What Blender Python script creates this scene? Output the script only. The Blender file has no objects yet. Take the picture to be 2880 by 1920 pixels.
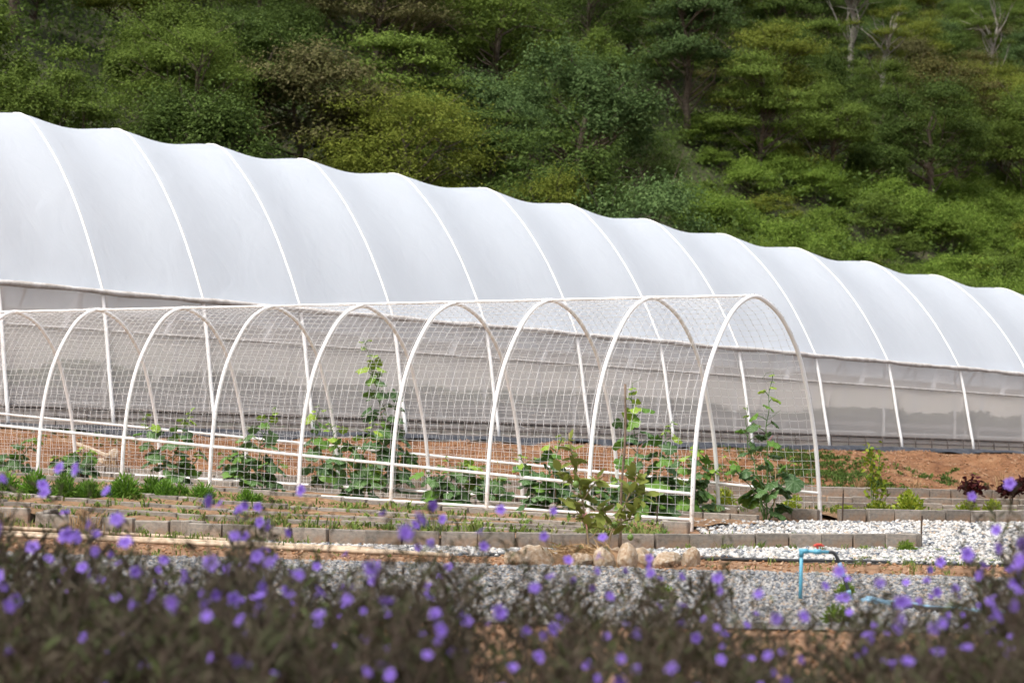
import bpy, math, random
import numpy as np
from mathutils import Vector, Matrix
PI = math.pi
S = bpy.context.scene
COL = S.collection

# ------------------------------------------------------------------ camera
cam_d = bpy.data.cameras.new('camera')
cam_d.lens = 85.0; cam_d.sensor_width = 36.0; cam_d.sensor_fit = 'HORIZONTAL'
cam_d.clip_start = 0.1; cam_d.clip_end = 3000
cam_d.dof.use_dof = True; cam_d.dof.focus_distance = 27.5; cam_d.dof.aperture_fstop = 3.2
cam = bpy.data.objects.new('camera', cam_d); COL.objects.link(cam)
PITCH = math.atan(212/5553.3)
cam.matrix_world = Matrix.Translation((0, 0, 1.1)) @ Matrix.Rotation(PI/2+PITCH, 4, 'X') @ Matrix.Rotation(math.radians(1.44), 4, 'Z')
S.camera = cam

# ------------------------------------------------------------------ sky, sun, exposure
SUN_EL, SUN_AZ = 60.0, -138.0       # degrees; azimuth of the sun counted from +Y towards +X
w = bpy.data.worlds.new('World'); S.world = w; w.use_nodes = True
nt = w.node_tree; nt.nodes.clear()
sky = nt.nodes.new('ShaderNodeTexSky'); sky.sky_type = 'NISHITA'; sky.sun_disc = False
sky.sun_elevation = math.radians(SUN_EL); sky.sun_rotation = math.radians(SUN_AZ)
sky.air_density = 1.0; sky.dust_density = 6.0; sky.ozone_density = 1.0
hs = nt.nodes.new('ShaderNodeHueSaturation'); hs.inputs['Saturation'].default_value = 0.42   # hazy white sky
bg = nt.nodes.new('ShaderNodeBackground'); bg.inputs['Strength'].default_value = 0.15
wo = nt.nodes.new('ShaderNodeOutputWorld')
nt.links.new(sky.outputs[0], hs.inputs['Color']); nt.links.new(hs.outputs[0], bg.inputs[0]); nt.links.new(bg.outputs[0], wo.inputs[0])
sl = bpy.data.lights.new('sun', 'SUN'); sl.energy = 1.5; sl.angle = math.radians(10); sl.color = (1, .95, .87)
sun = bpy.data.objects.new('sun', sl); COL.objects.link(sun)
el, az = math.radians(SUN_EL), math.radians(SUN_AZ)
sdir = Vector((math.sin(az)*math.cos(el), math.cos(az)*math.cos(el), math.sin(el)))
sun.rotation_euler = sdir.to_track_quat('Z', 'Y').to_euler()
S.view_settings.view_transform = 'Standard'; S.view_settings.look = 'None'
S.view_settings.gamma = 1.0; S.view_settings.exposure = 0.70
S.cycles.use_denoising = True; S.cycles.use_adaptive_sampling = True; S.cycles.adaptive_threshold = 0.025
S.cycles.max_bounces = 6; S.cycles.diffuse_bounces = 2; S.cycles.glossy_bounces = 2
S.cycles.transmission_bounces = 4; S.cycles.transparent_max_bounces = 8
S.cycles.caustics_reflective = False; S.cycles.caustics_refractive = False

# ------------------------------------------------------------------ helpers
class MB:
    """collects shapes for ONE mesh"""
    def __init__(s): s.v = []; s.f = []; s.m = []
    def add(s, V, F, m=0):
        o = len(s.v); s.v.extend([tuple(p) for p in V]); s.f.extend([tuple(i+o for i in f) for f in F]); s.m.extend([m]*len(F))
    def box(s, c, size, rot=None, bev=0.0, m=0):
        x, y, z = [k/2 for k in size]; V = []
        if bev > 0:
            b = min(bev, x*.9, y*.9, z*.9)
            for sx in (-1, 1):
                for sy in (-1, 1):
                    for sz in (-1, 1):
                        V += [Vector((sx*(x-b), sy*(y-b), sz*z)), Vector((sx*(x-b), sy*y, sz*(z-b))), Vector((sx*x, sy*(y-b), sz*(z-b)))]
            import bmesh
            bm = bmesh.new(); vs = [bm.verts.new(p) for p in V]
            r = bmesh.ops.convex_hull(bm, input=vs)
            bmesh.ops.dissolve_limit(bm, angle_limit=.01, verts=bm.verts[:], edges=bm.edges[:])
            bm.verts.index_update(); V = [v.co.copy() for v in bm.verts]; F = [tuple(v.index for v in f.verts) for f in bm.faces]; bm.free()
        else:
            V = [Vector((sx*x, sy*y, sz*z)) for sx in (-1, 1) for sy in (-1, 1) for sz in (-1, 1)]
            F = [(0, 1, 3, 2), (4, 6, 7, 5), (0, 4, 5, 1), (2, 3, 7, 6), (0, 2, 6, 4), (1, 5, 7, 3)]
        c = Vector(c)
        s.add([(rot @ p if rot else p)+c for p in V], F, m)
    def tube(s, P, r, n=6, cap=True, m=0):
        P = [Vector(p) for p in P]; k = len(P)
        R = [r]*k if not hasattr(r, '__len__') else list(r)
        up = Vector((0, 0, 1)); V = []; F = []
        prev = None
        for i, p in enumerate(P):
            t = (P[min(i+1, k-1)]-P[max(i-1, 0)])
            t = t.normalized() if t.length > 1e-9 else Vector((0, 0, 1))
            if prev is None:
                a = t.cross(up) if abs(t.z) < .95 else t.cross(Vector((1, 0, 0)))
            else:
                a = prev-t*prev.dot(t)
            a = a.normalized() if a.length > 1e-9 else t.orthogonal().normalized(); b = t.cross(a); prev = a
            for j in range(n):
                q = 2*PI*j/n; V.append(p+(a*math.cos(q)+b*math.sin(q))*R[i])
        for i in range(k-1):
            for j in range(n):
                F.append((i*n+j, i*n+(j+1) % n, (i+1)*n+(j+1) % n, (i+1)*n+j))
        if cap: F.append(tuple(range(n-1, -1, -1))); F.append(tuple((k-1)*n+j for j in range(n)))
        s.add(V, F, m)
    def mesh(s, name, mats, smooth=False):
        me = bpy.data.meshes.new(name); me.from_pydata([tuple(v) for v in s.v], [], s.f)
        for q in (mats if isinstance(mats, (list, tuple)) else [mats]): me.materials.append(q)
        if any(s.m): me.polygons.foreach_set('material_index', s.m)
        if smooth: me.polygons.foreach_set('use_smooth', [True]*len(me.polygons))
        me.update(); return me
    def obj(s, name, mats, parent=None, smooth=False, loc=(0, 0, 0)):
        return ob(name, s.mesh(name, mats, smooth), parent, loc)

def ob(name, data, parent=None, loc=(0, 0, 0)):
    o = bpy.data.objects.new(name, data); COL.objects.link(o); o.location = loc
    if parent is not None: o.parent = parent
    return o
def np_mesh(name, V, F, mat, smooth=False, mi=None):
    """V (n,3), F (m,k) with k = 3 or 4"""
    V = np.asarray(V, np.float32); F = np.asarray(F, np.int32); me = bpy.data.meshes.new(name)
    me.vertices.add(len(V)); me.vertices.foreach_set('co', V.ravel())
    k = F.shape[1]; me.loops.add(F.size); me.loops.foreach_set('vertex_index', F.ravel())
    me.polygons.add(len(F)); me.polygons.foreach_set('loop_start', np.arange(0, F.size, k, dtype=np.int32))
    me.polygons.foreach_set('loop_total', np.full(len(F), k, np.int32))
    for q in (mat if isinstance(mat, (list, tuple)) else [mat]): me.materials.append(q)
    if mi is not None: me.polygons.foreach_set('material_index', np.asarray(mi, np.int32))
    if smooth: me.polygons.foreach_set('use_smooth', np.ones(len(F), bool))
    me.update(calc_edges=True); me.validate(); return me
def tag(o, label=None, cat=None, group=None, kind=None):
    if label: o['label'] = label
    if cat: o['category'] = cat
    if group: o['group'] = group
    if kind: o['kind'] = kind
    return o
def thing(name, label, cat, loc=(0, 0, 0), group=None, rz=0):
    o = bpy.data.objects.new(name, None); COL.objects.link(o); o.location = loc; o.rotation_euler = (0, 0, rz); o.empty_display_size = .1
    return tag(o, label, cat, group)
def rng(seed): return np.random.default_rng(seed)
ONES = 'zeroth first second third fourth fifth sixth seventh eighth ninth tenth eleventh twelfth thirteenth fourteenth fifteenth sixteenth seventeenth eighteenth nineteenth'.split()
def nth(i):
    if i < 20: return ONES[i]
    t = {2: 'twenty', 3: 'thirty', 4: 'forty', 5: 'fifty', 6: 'sixty', 7: 'seventy', 8: 'eighty', 9: 'ninety'}[i//10]
    return (t[:-1]+'ieth') if i % 10 == 0 else t+'-'+ONES[i % 10]
def curve(P, n):
    """Catmull-Rom through the points, n samples"""
    P = np.array(P, float); Q = np.vstack([2*P[0]-P[1], P, 2*P[-1]-P[-2]]); m = len(P)-1; out = []
    for t in np.linspace(0, m-1e-9, n):
        i = int(t); u = t-i; a, b, c, d = Q[i:i+4]
        out.append(.5*((2*b)+(c-a)*u+(2*a-5*b+4*c-d)*u*u+(3*b-a-3*c+d)*u**3))
    return np.array(out)

# ------------------------------------------------------------------ materials
def new_mat(name):
    m = bpy.data.materials.new(name); m.use_nodes = True; t = m.node_tree; t.nodes.clear()
    o = t.nodes.new('ShaderNodeOutputMaterial'); return m, t, o
def nd(t, kind, **kw):
    n = t.nodes.new(kind)
    for k, v in kw.items():
        if k in n.inputs: n.inputs[k].default_value = v
        else: setattr(n, k, v)
    return n
def c4(c): return (c[0], c[1], c[2], 1)
def surface(name, cols, scale=8, rough=.85, bump=0., bscale=None, detail=6, coord='Object', spec=.3, metal=0., dist=0.02, contrast=(.3, .7)):
    """noise between 2-4 colours + fine relief"""
    m, t, o = new_mat(name); p = nd(t, 'ShaderNodeBsdfPrincipled', Roughness=rough, Metallic=metal); p.inputs['Specular IOR Level'].default_value = spec
    tc = nd(t, 'ShaderNodeTexCoord'); nz = nd(t, 'ShaderNodeTexNoise', Scale=scale, Detail=detail, Roughness=.62)
    t.links.new(tc.outputs[coord], nz.inputs['Vector']); r = nd(t, 'ShaderNodeValToRGB')
    e = r.color_ramp.elements; lo, hi = contrast; k = len(cols)
    e[0].position = lo; e[0].color = c4(cols[0]); e[1].position = hi; e[1].color = c4(cols[-1])
    for i in range(1, k-1): q = e.new(lo+(hi-lo)*i/(k-1)); q.color = c4(cols[i])
    t.links.new(nz.outputs['Fac'], r.inputs['Fac']); t.links.new(r.outputs['Color'], p.inputs['Base Color'])
    if bump > 0:
        n2 = nd(t, 'ShaderNodeTexNoise', Scale=bscale or scale*5, Detail=5, Roughness=.65); t.links.new(tc.outputs[coord], n2.inputs['Vector'])
        b = nd(t, 'ShaderNodeBump', Strength=bump, Distance=dist); t.links.new(n2.outputs['Fac'], b.inputs['Height']); t.links.new(b.outputs['Normal'], p.inputs['Normal'])
    t.links.new(p.outputs[0], o.inputs[0]); return m
def leafmat(name, cols, trans=.3, rough=.55, obj_var=.25, spec=.06):
    """each leaf picks its own tint; each plant shifts it a little"""
    m, t, o = new_mat(name); g = nd(t, 'ShaderNodeNewGeometry'); r = nd(t, 'ShaderNodeValToRGB'); e = r.color_ramp.elements; k = len(cols)
    e[0].color = c4(cols[0]); e[1].color = c4(cols[-1])
    for i in range(1, k-1): q = e.new(i/(k-1)); q.color = c4(cols[i])
    t.links.new(g.outputs['Random Per Island'], r.inputs['Fac'])
    oi = nd(t, 'ShaderNodeObjectInfo'); mr = nd(t, 'ShaderNodeMapRange'); mr.inputs[3].default_value = 1-obj_var; mr.inputs[4].default_value = 1+obj_var
    t.links.new(oi.outputs['Random'], mr.inputs[0]); h = nd(t, 'ShaderNodeHueSaturation'); t.links.new(r.outputs[0], h.inputs['Color']); t.links.new(mr.outputs[0], h.inputs['Value'])
    p = nd(t, 'ShaderNodeBsdfPrincipled', Roughness=rough); p.inputs['Specular IOR Level'].default_value = spec; t.links.new(h.outputs[0], p.inputs['Base Color'])
    tr = nd(t, 'ShaderNodeBsdfTranslucent'); t.links.new(h.outputs[0], tr.inputs[0]); mx = nd(t, 'ShaderNodeMixShader', Fac=trans)
    t.links.new(p.outputs[0], mx.inputs[1]); t.links.new(tr.outputs[0], mx.inputs[2]); t.links.new(mx.outputs[0], o.inputs[0]); return m
def sheet(name, col, transp, transl, col2=None, scale=1.5, stretch=(1, 1, .2), rough=.5, spec=.3, crease=0.):
    """thin film or net: part see-through, part diffusing"""
    m, t, o = new_mat(name); tc = nd(t, 'ShaderNodeTexCoord'); mp = nd(t, 'ShaderNodeMapping'); mp.inputs['Scale'].default_value = stretch
    nz = nd(t, 'ShaderNodeTexNoise', Scale=scale, Detail=5, Roughness=.6); r = nd(t, 'ShaderNodeMix', data_type='RGBA')
    r.inputs[6].default_value = c4(col); r.inputs[7].default_value = c4(col2 or col)
    t.links.new(tc.outputs['Object'], mp.inputs[0]); t.links.new(mp.outputs[0], nz.inputs['Vector']); t.links.new(nz.outputs['Fac'], r.inputs[0])
    p = nd(t, 'ShaderNodeBsdfPrincipled', Roughness=rough); p.inputs['Specular IOR Level'].default_value = spec
    if crease > 0:
        n2 = nd(t, 'ShaderNodeTexNoise', Scale=1.1, Detail=7, Roughness=.55, Distortion=.8); mp2 = nd(t, 'ShaderNodeMapping'); mp2.inputs['Scale'].default_value = (2.2, 2.2, .35); t.links.new(tc.outputs['Object'], mp2.inputs[0]); t.links.new(mp2.outputs[0], n2.inputs['Vector'])
        bp = nd(t, 'ShaderNodeBump', Strength=crease, Distance=.06); t.links.new(n2.outputs['Fac'], bp.inputs['Height']); t.links.new(bp.outputs['Normal'], p.inputs['Normal'])
    t.links.new(r.outputs[2], p.inputs['Base Color']); tr = nd(t, 'ShaderNodeBsdfTranslucent'); t.links.new(r.outputs[2], tr.inputs[0])
    m1 = nd(t, 'ShaderNodeMixShader', Fac=transl); t.links.new(p.outputs[0], m1.inputs[1]); t.links.new(tr.outputs[0], m1.inputs[2])
    tp = nd(t, 'ShaderNodeBsdfTransparent'); m2 = nd(t, 'ShaderNodeMixShader', Fac=transp); t.links.new(m1.outputs[0], m2.inputs[1]); t.links.new(tp.outputs[0], m2.inputs[2])
    t.links.new(m2.outputs[0], o.inputs[0]); return m

M = {}
M['soil'] = surface('red_soil', [(.15, .08, .042), (.26, .145, .08), (.32, .19, .11), (.38, .24, .15)], 3.0, .95, .9, 26, dist=.04)
M['bank'] = surface('bank_soil', [(.13, .055, .024), (.25, .115, .052), (.30, .15, .072), (.38, .22, .12)], 2.6, .95, 1.0, 11, dist=.16)
M['bed'] = surface('bed_soil', [(.13, .075, .04), (.26, .15, .08), (.36, .24, .14)], 9, .95, .9, 40, dist=.03)
M['hill'] = surface('hill_ground', [(.02, .025, .012), (.045, .05, .02), (.08, .07, .04)], .6, .95, .5, 4, dist=.2)
M['gravelbed'] = surface('gravel_bed', [(.10, .085, .07), (.18, .165, .15), (.28, .265, .25)], 18, .95, .8, 60, dist=.02)
M['pebblebed'] = surface('pebble_bed', [(.16, .14, .12), (.30, .28, .26), (.45, .43, .40)], 18, .95, .8, 60, dist=.02)
M['block'] = surface('concrete_block', [(.15, .135, .115), (.23, .21, .185), (.28, .25, .215), (.35, .30, .25)], 7, .93, .7, 120, dist=.006, coord='Generated')
def per_object_tone(m, lo, hi):
    t = m.node_tree; p = next(n for n in t.nodes if n.type == 'BSDF_PRINCIPLED'); src = p.inputs['Base Color'].links[0].from_socket
    oi = nd(t, 'ShaderNodeObjectInfo'); mr = nd(t, 'ShaderNodeMapRange'); mr.inputs[3].default_value = lo; mr.inputs[4].default_value = hi; t.links.new(oi.outputs['Random'], mr.inputs[0])
    h = nd(t, 'ShaderNodeHueSaturation'); t.links.new(src, h.inputs['Color']); t.links.new(mr.outputs[0], h.inputs['Value']); t.links.new(h.outputs[0], p.inputs['Base Color'])
per_object_tone(M['block'], .72, 1.25)
def dirty_foot(m, coord, z0, z1, col):
    """splashed soil near the ground"""
    t = m.node_tree; p = next(n for n in t.nodes if n.type == 'BSDF_PRINCIPLED'); src = p.inputs['Base Color'].links[0].from_socket
    tc = nd(t, 'ShaderNodeTexCoord'); sp = nd(t, 'ShaderNodeSeparateXYZ'); t.links.new(tc.outputs[coord], sp.inputs[0]); nz = nd(t, 'ShaderNodeTexNoise', Scale=9, Detail=5, Roughness=.7); t.links.new(tc.outputs['Object'], nz.inputs['Vector'])
    mr = nd(t, 'ShaderNodeMapRange'); mr.inputs[1].default_value = z0; mr.inputs[2].default_value = z1; mr.inputs[3].default_value = 1.; mr.inputs[4].default_value = 0.; t.links.new(sp.outputs[2], mr.inputs[0])
    ad = nd(t, 'ShaderNodeMath', operation='MULTIPLY'); t.links.new(mr.outputs[0], ad.inputs[0]); m2 = nd(t, 'ShaderNodeMapRange'); m2.inputs[1].default_value = .38; m2.inputs[2].default_value = .62; t.links.new(nz.outputs['Fac'], m2.inputs[0]); t.links.new(m2.outputs[0], ad.inputs[1])
    mx = nd(t, 'ShaderNodeMix', data_type='RGBA'); mx.inputs[7].default_value = c4(col); t.links.new(ad.outputs[0], mx.inputs[0]); t.links.new(src, mx.inputs[6]); t.links.new(mx.outputs[2], p.inputs['Base Color'])
dirty_foot(M['block'], 'Generated', .35, .95, (.30, .20, .13))
M['white'] = surface('white_pipe', [(.80, .80, .79), (.85, .85, .85), (.87, .87, .87)], 3, .42, .05, 30, spec=.4, dist=.002)
M['hoop'] = surface('white_hoop', [(.80, .80, .79), (.85, .85, .85), (.87, .87, .87)], 3, .42, .05, 30, spec=.4, dist=.002)
dirty_foot(M['hoop'], 'Object', .22, .62, (.48, .36, .25))
M['rail'] = surface('white_rail', [(.72, .70, .66), (.83, .82, .80), (.86, .86, .85)], 6, .5, .06, 40, spec=.4, dist=.002)
M['string'] = surface('net_string', [(.88, .88, .88), (.93, .93, .93)], 4, .6)
M['knot'] = surface('net_knot', [(.30, .31, .33), (.45, .46, .48)], 10, .7)
M['film'] = sheet('roof_film', (.765, .83, .905), .03, .45, (.675, .735, .81), .9, (1, 1, .12), .38, .4, .35)
M['net'] = sheet('insect_net', (.92, .88, .85), .50, .40, (.84, .80, .775), 1.3, (1, 1, .25), .8, .1)
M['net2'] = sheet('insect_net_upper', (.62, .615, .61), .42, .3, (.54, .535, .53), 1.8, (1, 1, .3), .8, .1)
M['netfar'] = sheet('insect_net_far', (.86, .81, .77), .15, .6, (.68, .65, .62), 1.0, (1, 1, .3), .8, .1)
M['rib'] = surface('greenhouse_pipe', [(.74, .73, .71), (.82, .81, .80), (.85, .84, .83)], 2, .5, spec=.3)
M['brace'] = surface('white_brace', [(.80, .80, .80), (.88, .88, .88)], 3, .6)
M['eave'] = surface('rolled_film', [(.36, .33, .30), (.52, .50, .48), (.66, .65, .64)], 5, .6, .5, 20, dist=.01)
M['dark'] = surface('dark_steel', [(.07, .06, .055), (.13, .11, .10), (.17, .14, .12)], 8, .7)
M['bench'] = surface('white_bench_pipe', [(.66, .66, .65), (.78, .78, .77)], 5, .5)
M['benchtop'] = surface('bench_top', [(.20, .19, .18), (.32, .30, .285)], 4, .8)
M['weedmat'] = surface('black_weed_mat', [(.015, .016, .02), (.035, .037, .045), (.07, .075, .085)], 5, .48, .8, 18, spec=.5, dist=.03)
M['wood'] = surface('weathered_wood', [(.30, .22, .15), (.46, .36, .26), (.56, .46, .36)], 12, .9, .5, 60, dist=.004)
M['stake'] = surface('grey_stake', [(.09, .065, .045), (.18, .13, .095), (.25, .19, .14)], 25, .9, .6, 90, dist=.003)
M['bamboo'] = surface('split_bamboo', [(.36, .24, .13), (.50, .36, .21), (.56, .43, .28)], 10, .8)
M['bark'] = surface('bark', [(.045, .035, .026), (.09, .07, .052), (.14, .115, .09)], 9, .95, .7, 30, dist=.03)
M['palebark'] = surface('pale_bark', [(.16, .145, .125), (.27, .25, .22), (.36, .33, .30)], 7, .95, .6, 30, dist=.02)
M['rock'] = surface('rock', [(.24, .14, .08), (.40, .29, .19), (.50, .41, .31), (.60, .55, .48)], 7, .9, .8, 30, dist=.02)
M['straw'] = leafmat('dry_straw', [(.30, .19, .09), (.42, .28, .15), (.50, .37, .22)], .2, .8)
M['steel'] = surface('rusty_rebar', [(.04, .028, .022), (.09, .06, .045)], 20, .8)
M['bluepipe'] = surface('blue_pvc', [(.06, .26, .38), (.09, .34, .48), (.13, .40, .54)], 6, .4, spec=.5)
M['bluehose'] = surface('blue_hose', [(.13, .27, .40), (.20, .36, .50), (.26, .43, .56)], 4, .45, spec=.4)
M['darkhose'] = surface('dark_hose', [(.02, .022, .025), (.05, .052, .055)], 6, .5, spec=.4)
M['red'] = surface('red_handle', [(.52, .04, .035), (.62, .07, .05)], 6, .4, spec=.5)
M['hedgestem'] = surface('hedge_stem', [(.05, .036, .028), (.085, .062, .048), (.12, .09, .07)], 30, .8)
M['hedgeleaf'] = leafmat('hedge_leaf', [(.032, .028, .020), (.056, .050, .032), (.082, .068, .050), (.052, .058, .030), (.066, .085, .032)], .22, .6)
M['vinestem'] = surface('vine_stem', [(.05, .11, .03), (.09, .18, .05), (.13, .22, .07)], 8, .6)
M['limestem'] = surface('lime_stem', [(.20, .15, .09), (.30, .23, .14), (.34, .25, .17)], 12, .8)
M['lime'] = surface('lime_fruit', [(.10, .17, .04), (.15, .24, .06)], 5, .4, .2, 60, spec=.4, dist=.003)
M['tie'] = surface('pink_tie', [(.62, .25, .25), (.70, .35, .33)], 8, .6)
# foliage tints
M['clump'] = leafmat('clump_leaf', [(.06, .14, .015), (.10, .21, .025), (.15, .29, .04), (.19, .33, .06)], .3, .5)
M['weed'] = leafmat('weed_leaf', [(.08, .14, .03), (.14, .22, .05), (.21, .27, .07), (.26, .27, .10)], .3, .6)
M['yellowplant'] = leafmat('yellow_plant_leaf', [(.14, .20, .02), (.24, .31, .035), (.34, .38, .05), (.16, .27, .04)], .3, .55)
M['redplant'] = leafmat('red_plant_leaf', [(.035, .010, .012), (.06, .015, .016), (.045, .014, .013)], .2, .55)
M['limeleaf'] = leafmat('lime_leaf', [(.09, .15, .05), (.16, .22, .06), (.23, .26, .06), (.10, .19, .07)], .3, .45, .3)
TREE = {
 'dark':   leafmat('leaf_dark',   [(0.046, 0.076, 0.018), (0.064, 0.103, 0.023), (0.083, 0.129, 0.029), (0.099, 0.147, 0.034)], .3, obj_var=.18),
 'mid':    leafmat('leaf_mid',    [(0.076, 0.115, 0.023), (0.101, 0.152, 0.028), (0.124, 0.179, 0.034), (0.149, 0.207, 0.041)], .32, obj_var=.18),
 'yellow': leafmat('leaf_yellow', [(0.113, 0.144, 0.023), (0.144, 0.179, 0.028), (0.178, 0.213, 0.034), (0.218, 0.241, 0.046)], .34, obj_var=.18),
 'olive':  leafmat('leaf_olive',  [(0.092, 0.097, 0.034), (0.115, 0.117, 0.044), (0.144, 0.138, 0.055), (0.161, 0.143, 0.069)], .25, obj_var=.18),
 'blue':   leafmat('leaf_blue',   [(0.055, 0.094, 0.030), (0.071, 0.120, 0.039), (0.092, 0.147, 0.048), (0.117, 0.175, 0.060)], .28, obj_var=.18),
 'bright': leafmat('leaf_bright', [(0.098, 0.161, 0.025), (0.129, 0.205, 0.032), (0.159, 0.239, 0.039), (0.193, 0.267, 0.051)], .35, obj_var=.18),
 'rust':   leafmat('leaf_rust',   [(0.081, 0.090, 0.025), (0.106, 0.106, 0.032), (0.144, 0.115, 0.041), (0.099, 0.122, 0.032)], .25, obj_var=.18),
}
# squash leaf: pale veins run out from the stalk and the blade is mottled
def vine_leaf_mat(name, base, base2, vein, amt):
    m, t, o = new_mat(name); tc = nd(t, 'ShaderNodeTexCoord'); sp = nd(t, 'ShaderNodeSeparateXYZ'); t.links.new(tc.outputs['Object'], sp.inputs[0])
    at = nd(t, 'ShaderNodeMath', operation='ARCTAN2'); t.links.new(sp.outputs[1], at.inputs[0]); t.links.new(sp.outputs[0], at.inputs[1])
    mu = nd(t, 'ShaderNodeMath', operation='MULTIPLY'); mu.inputs[1].default_value = 4.0; t.links.new(at.outputs[0], mu.inputs[0])
    si = nd(t, 'ShaderNodeMath', operation='SINE'); t.links.new(mu.outputs[0], si.inputs[0]); ab = nd(t, 'ShaderNodeMath', operation='ABSOLUTE'); t.links.new(si.outputs[0], ab.inputs[0])
    lt = nd(t, 'ShaderNodeMapRange'); lt.inputs[1].default_value = .0; lt.inputs[2].default_value = .30; lt.inputs[3].default_value = 1; lt.inputs[4].default_value = 0; t.links.new(ab.outputs[0], lt.inputs[0])
    nz = nd(t, 'ShaderNodeTexNoise', Scale=7, Detail=6, Roughness=.7); t.links.new(tc.outputs['Object'], nz.inputs['Vector'])
    cr = nd(t, 'ShaderNodeMapRange'); cr.inputs[1].default_value = .5; cr.inputs[2].default_value = .72; t.links.new(nz.outputs['Fac'], cr.inputs[0])
    mx0 = nd(t, 'ShaderNodeMath', operation='MAXIMUM'); t.links.new(lt.outputs[0], mx0.inputs[0]); t.links.new(cr.outputs[0], mx0.inputs[1])
    ml = nd(t, 'ShaderNodeMath', operation='MULTIPLY'); ml.inputs[1].default_value = amt; t.links.new(mx0.outputs[0], ml.inputs[0])
    oi = nd(t, 'ShaderNodeObjectInfo'); b = nd(t, 'ShaderNodeMix', data_type='RGBA'); b.inputs[6].default_value = c4(base); b.inputs[7].default_value = c4(base2); t.links.new(oi.outputs['Random'], b.inputs[0])
    k = nd(t, 'ShaderNodeMix', data_type='RGBA'); k.inputs[7].default_value = c4(vein); t.links.new(b.outputs[2], k.inputs[6]); t.links.new(ml.outputs[0], k.inputs[0])
    p = nd(t, 'ShaderNodeBsdfPrincipled', Roughness=.5); p.inputs['Specular IOR Level'].default_value = .3; t.links.new(k.outputs[2], p.inputs['Base Color'])
    tr = nd(t, 'ShaderNodeBsdfTranslucent'); t.links.new(k.outputs[2], tr.inputs[0]); mx = nd(t, 'ShaderNodeMixShader', Fac=.25)
    t.links.new(p.outputs[0], mx.inputs[1]); t.links.new(tr.outputs[0], mx.inputs[2]); t.links.new(mx.outputs[0], o.inputs[0]); return m
M['vl_dark'] = vine_leaf_mat('squash_leaf_old', (.044, .105, .030), (.082, .165, .042), (.28, .38, .23), .6)
M['vl_mid'] = vine_leaf_mat('squash_leaf', (.085, .19, .025), (.13, .25, .035), (.30, .42, .20), .25)
M['vl_new'] = vine_leaf_mat('squash_leaf_young', (.19, .32, .03), (.28, .40, .05), (.38, .46, .15), .3)
def flower_mat(name, c1, c2, c3):
    m, t, o = new_mat(name); tc = nd(t, 'ShaderNodeTexCoord'); ln = nd(t, 'ShaderNodeVectorMath', operation='LENGTH'); t.links.new(tc.outputs['Object'], ln.inputs[0])
    r = nd(t, 'ShaderNodeValToRGB'); e = r.color_ramp.elements; e[0].position = .12; e[0].color = c4(c1); e[1].position = .95; e[1].color = c4(c3); q = e.new(.45); q.color = c4(c2)
    t.links.new(ln.outputs['Value'], r.inputs[0]); oi = nd(t, 'ShaderNodeObjectInfo'); mr = nd(t, 'ShaderNodeMapRange'); mr.inputs[3].default_value = .8; mr.inputs[4].default_value = 1.2; t.links.new(oi.outputs['Random'], mr.inputs[0])
    h = nd(t, 'ShaderNodeHueSaturation'); t.links.new(r.outputs[0], h.inputs['Color']); t.links.new(mr.outputs[0], h.inputs['Value'])
    p = nd(t, 'ShaderNodeBsdfPrincipled', Roughness=.6); p.inputs['Specular IOR Level'].default_value = .2; t.links.new(h.outputs[0], p.inputs['Base Color'])
    tr = nd(t, 'ShaderNodeBsdfTranslucent'); t.links.new(h.outputs[0], tr.inputs[0]); mx = nd(t, 'ShaderNodeMixShader', Fac=.35)
    t.links.new(p.outputs[0], mx.inputs[1]); t.links.new(tr.outputs[0], mx.inputs[2]); t.links.new(mx.outputs[0], o.inputs[0]); return m
M['flower'] = flower_mat('violet_petal', (.12, .045, .34), (.22, .13, .58), (.29, .19, .66))
def stone_mat(name, cols):
    m = leafmat(name, cols, 0.0, .85, 0.0, .2); return m
M['pebble'] = stone_mat('white_pebble', [(.10, .115, .145), (.20, .21, .22), (.33, .325, .31), (.45, .44, .425), (.52, .51, .495), (.55, .54, .52), (.38, .29, .21)])
M['gravel'] = stone_mat('grey_stone', [(.09, .10, .115), (.16, .17, .185), (.24, .245, .25), (.34, .335, .32), (.28, .21, .15)])
M['clod'] = stone_mat('soil_clod', [(.17, .085, .045), (.27, .14, .07), (.32, .18, .10), (.42, .30, .20)])

# ------------------------------------------------------------------ terrain
def sm(t): t = np.clip(t, 0, 1); return t*t*(3-2*t)
P0 = np.array([-7.147, 42.0]); DV = np.array([.732, .682]); NV = np.array([-.682, .732])   # greenhouse eave line
def gbase(x, y):
    z = .025*np.clip(y-23, 0, 6)+.012*np.clip(y-29, 0, 7)
    return z+.02*np.clip(-x, 0, 10)*sm((y-23)/6)
def bank_t(x, y):
    yb = 39.2+.462*x; yt = np.maximum(44.15+.932*x, yb+2); return (y-yb)/(yt-yb)
def G(x, y):
    x = np.asarray(x, float); y = np.asarray(y, float); z = gbase(x, y)
    s = (x-P0[0])*DV[0]+(y-P0[1])*DV[1]; q = (x-P0[0])*NV[0]+(y-P0[1])*NV[1]
    t = np.clip(bank_t(x, y), 0, 1); prof = .5*t+.5*sm(t); top = .97-.002*np.clip(s, 0, 40)
    z = z+(top-z)*prof
    z = np.where(t >= 1, top+(.06-.001*np.clip(s, 0, 30))*sm(np.clip((q+3.3)/2.7, 0, 1)), z)
    h = np.clip(y-(64+1.15*x), 0, 400)
    return z+.36*h*sm(h/8)+.3*sm((y-(64+1.15*x)+6)/8)
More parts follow.
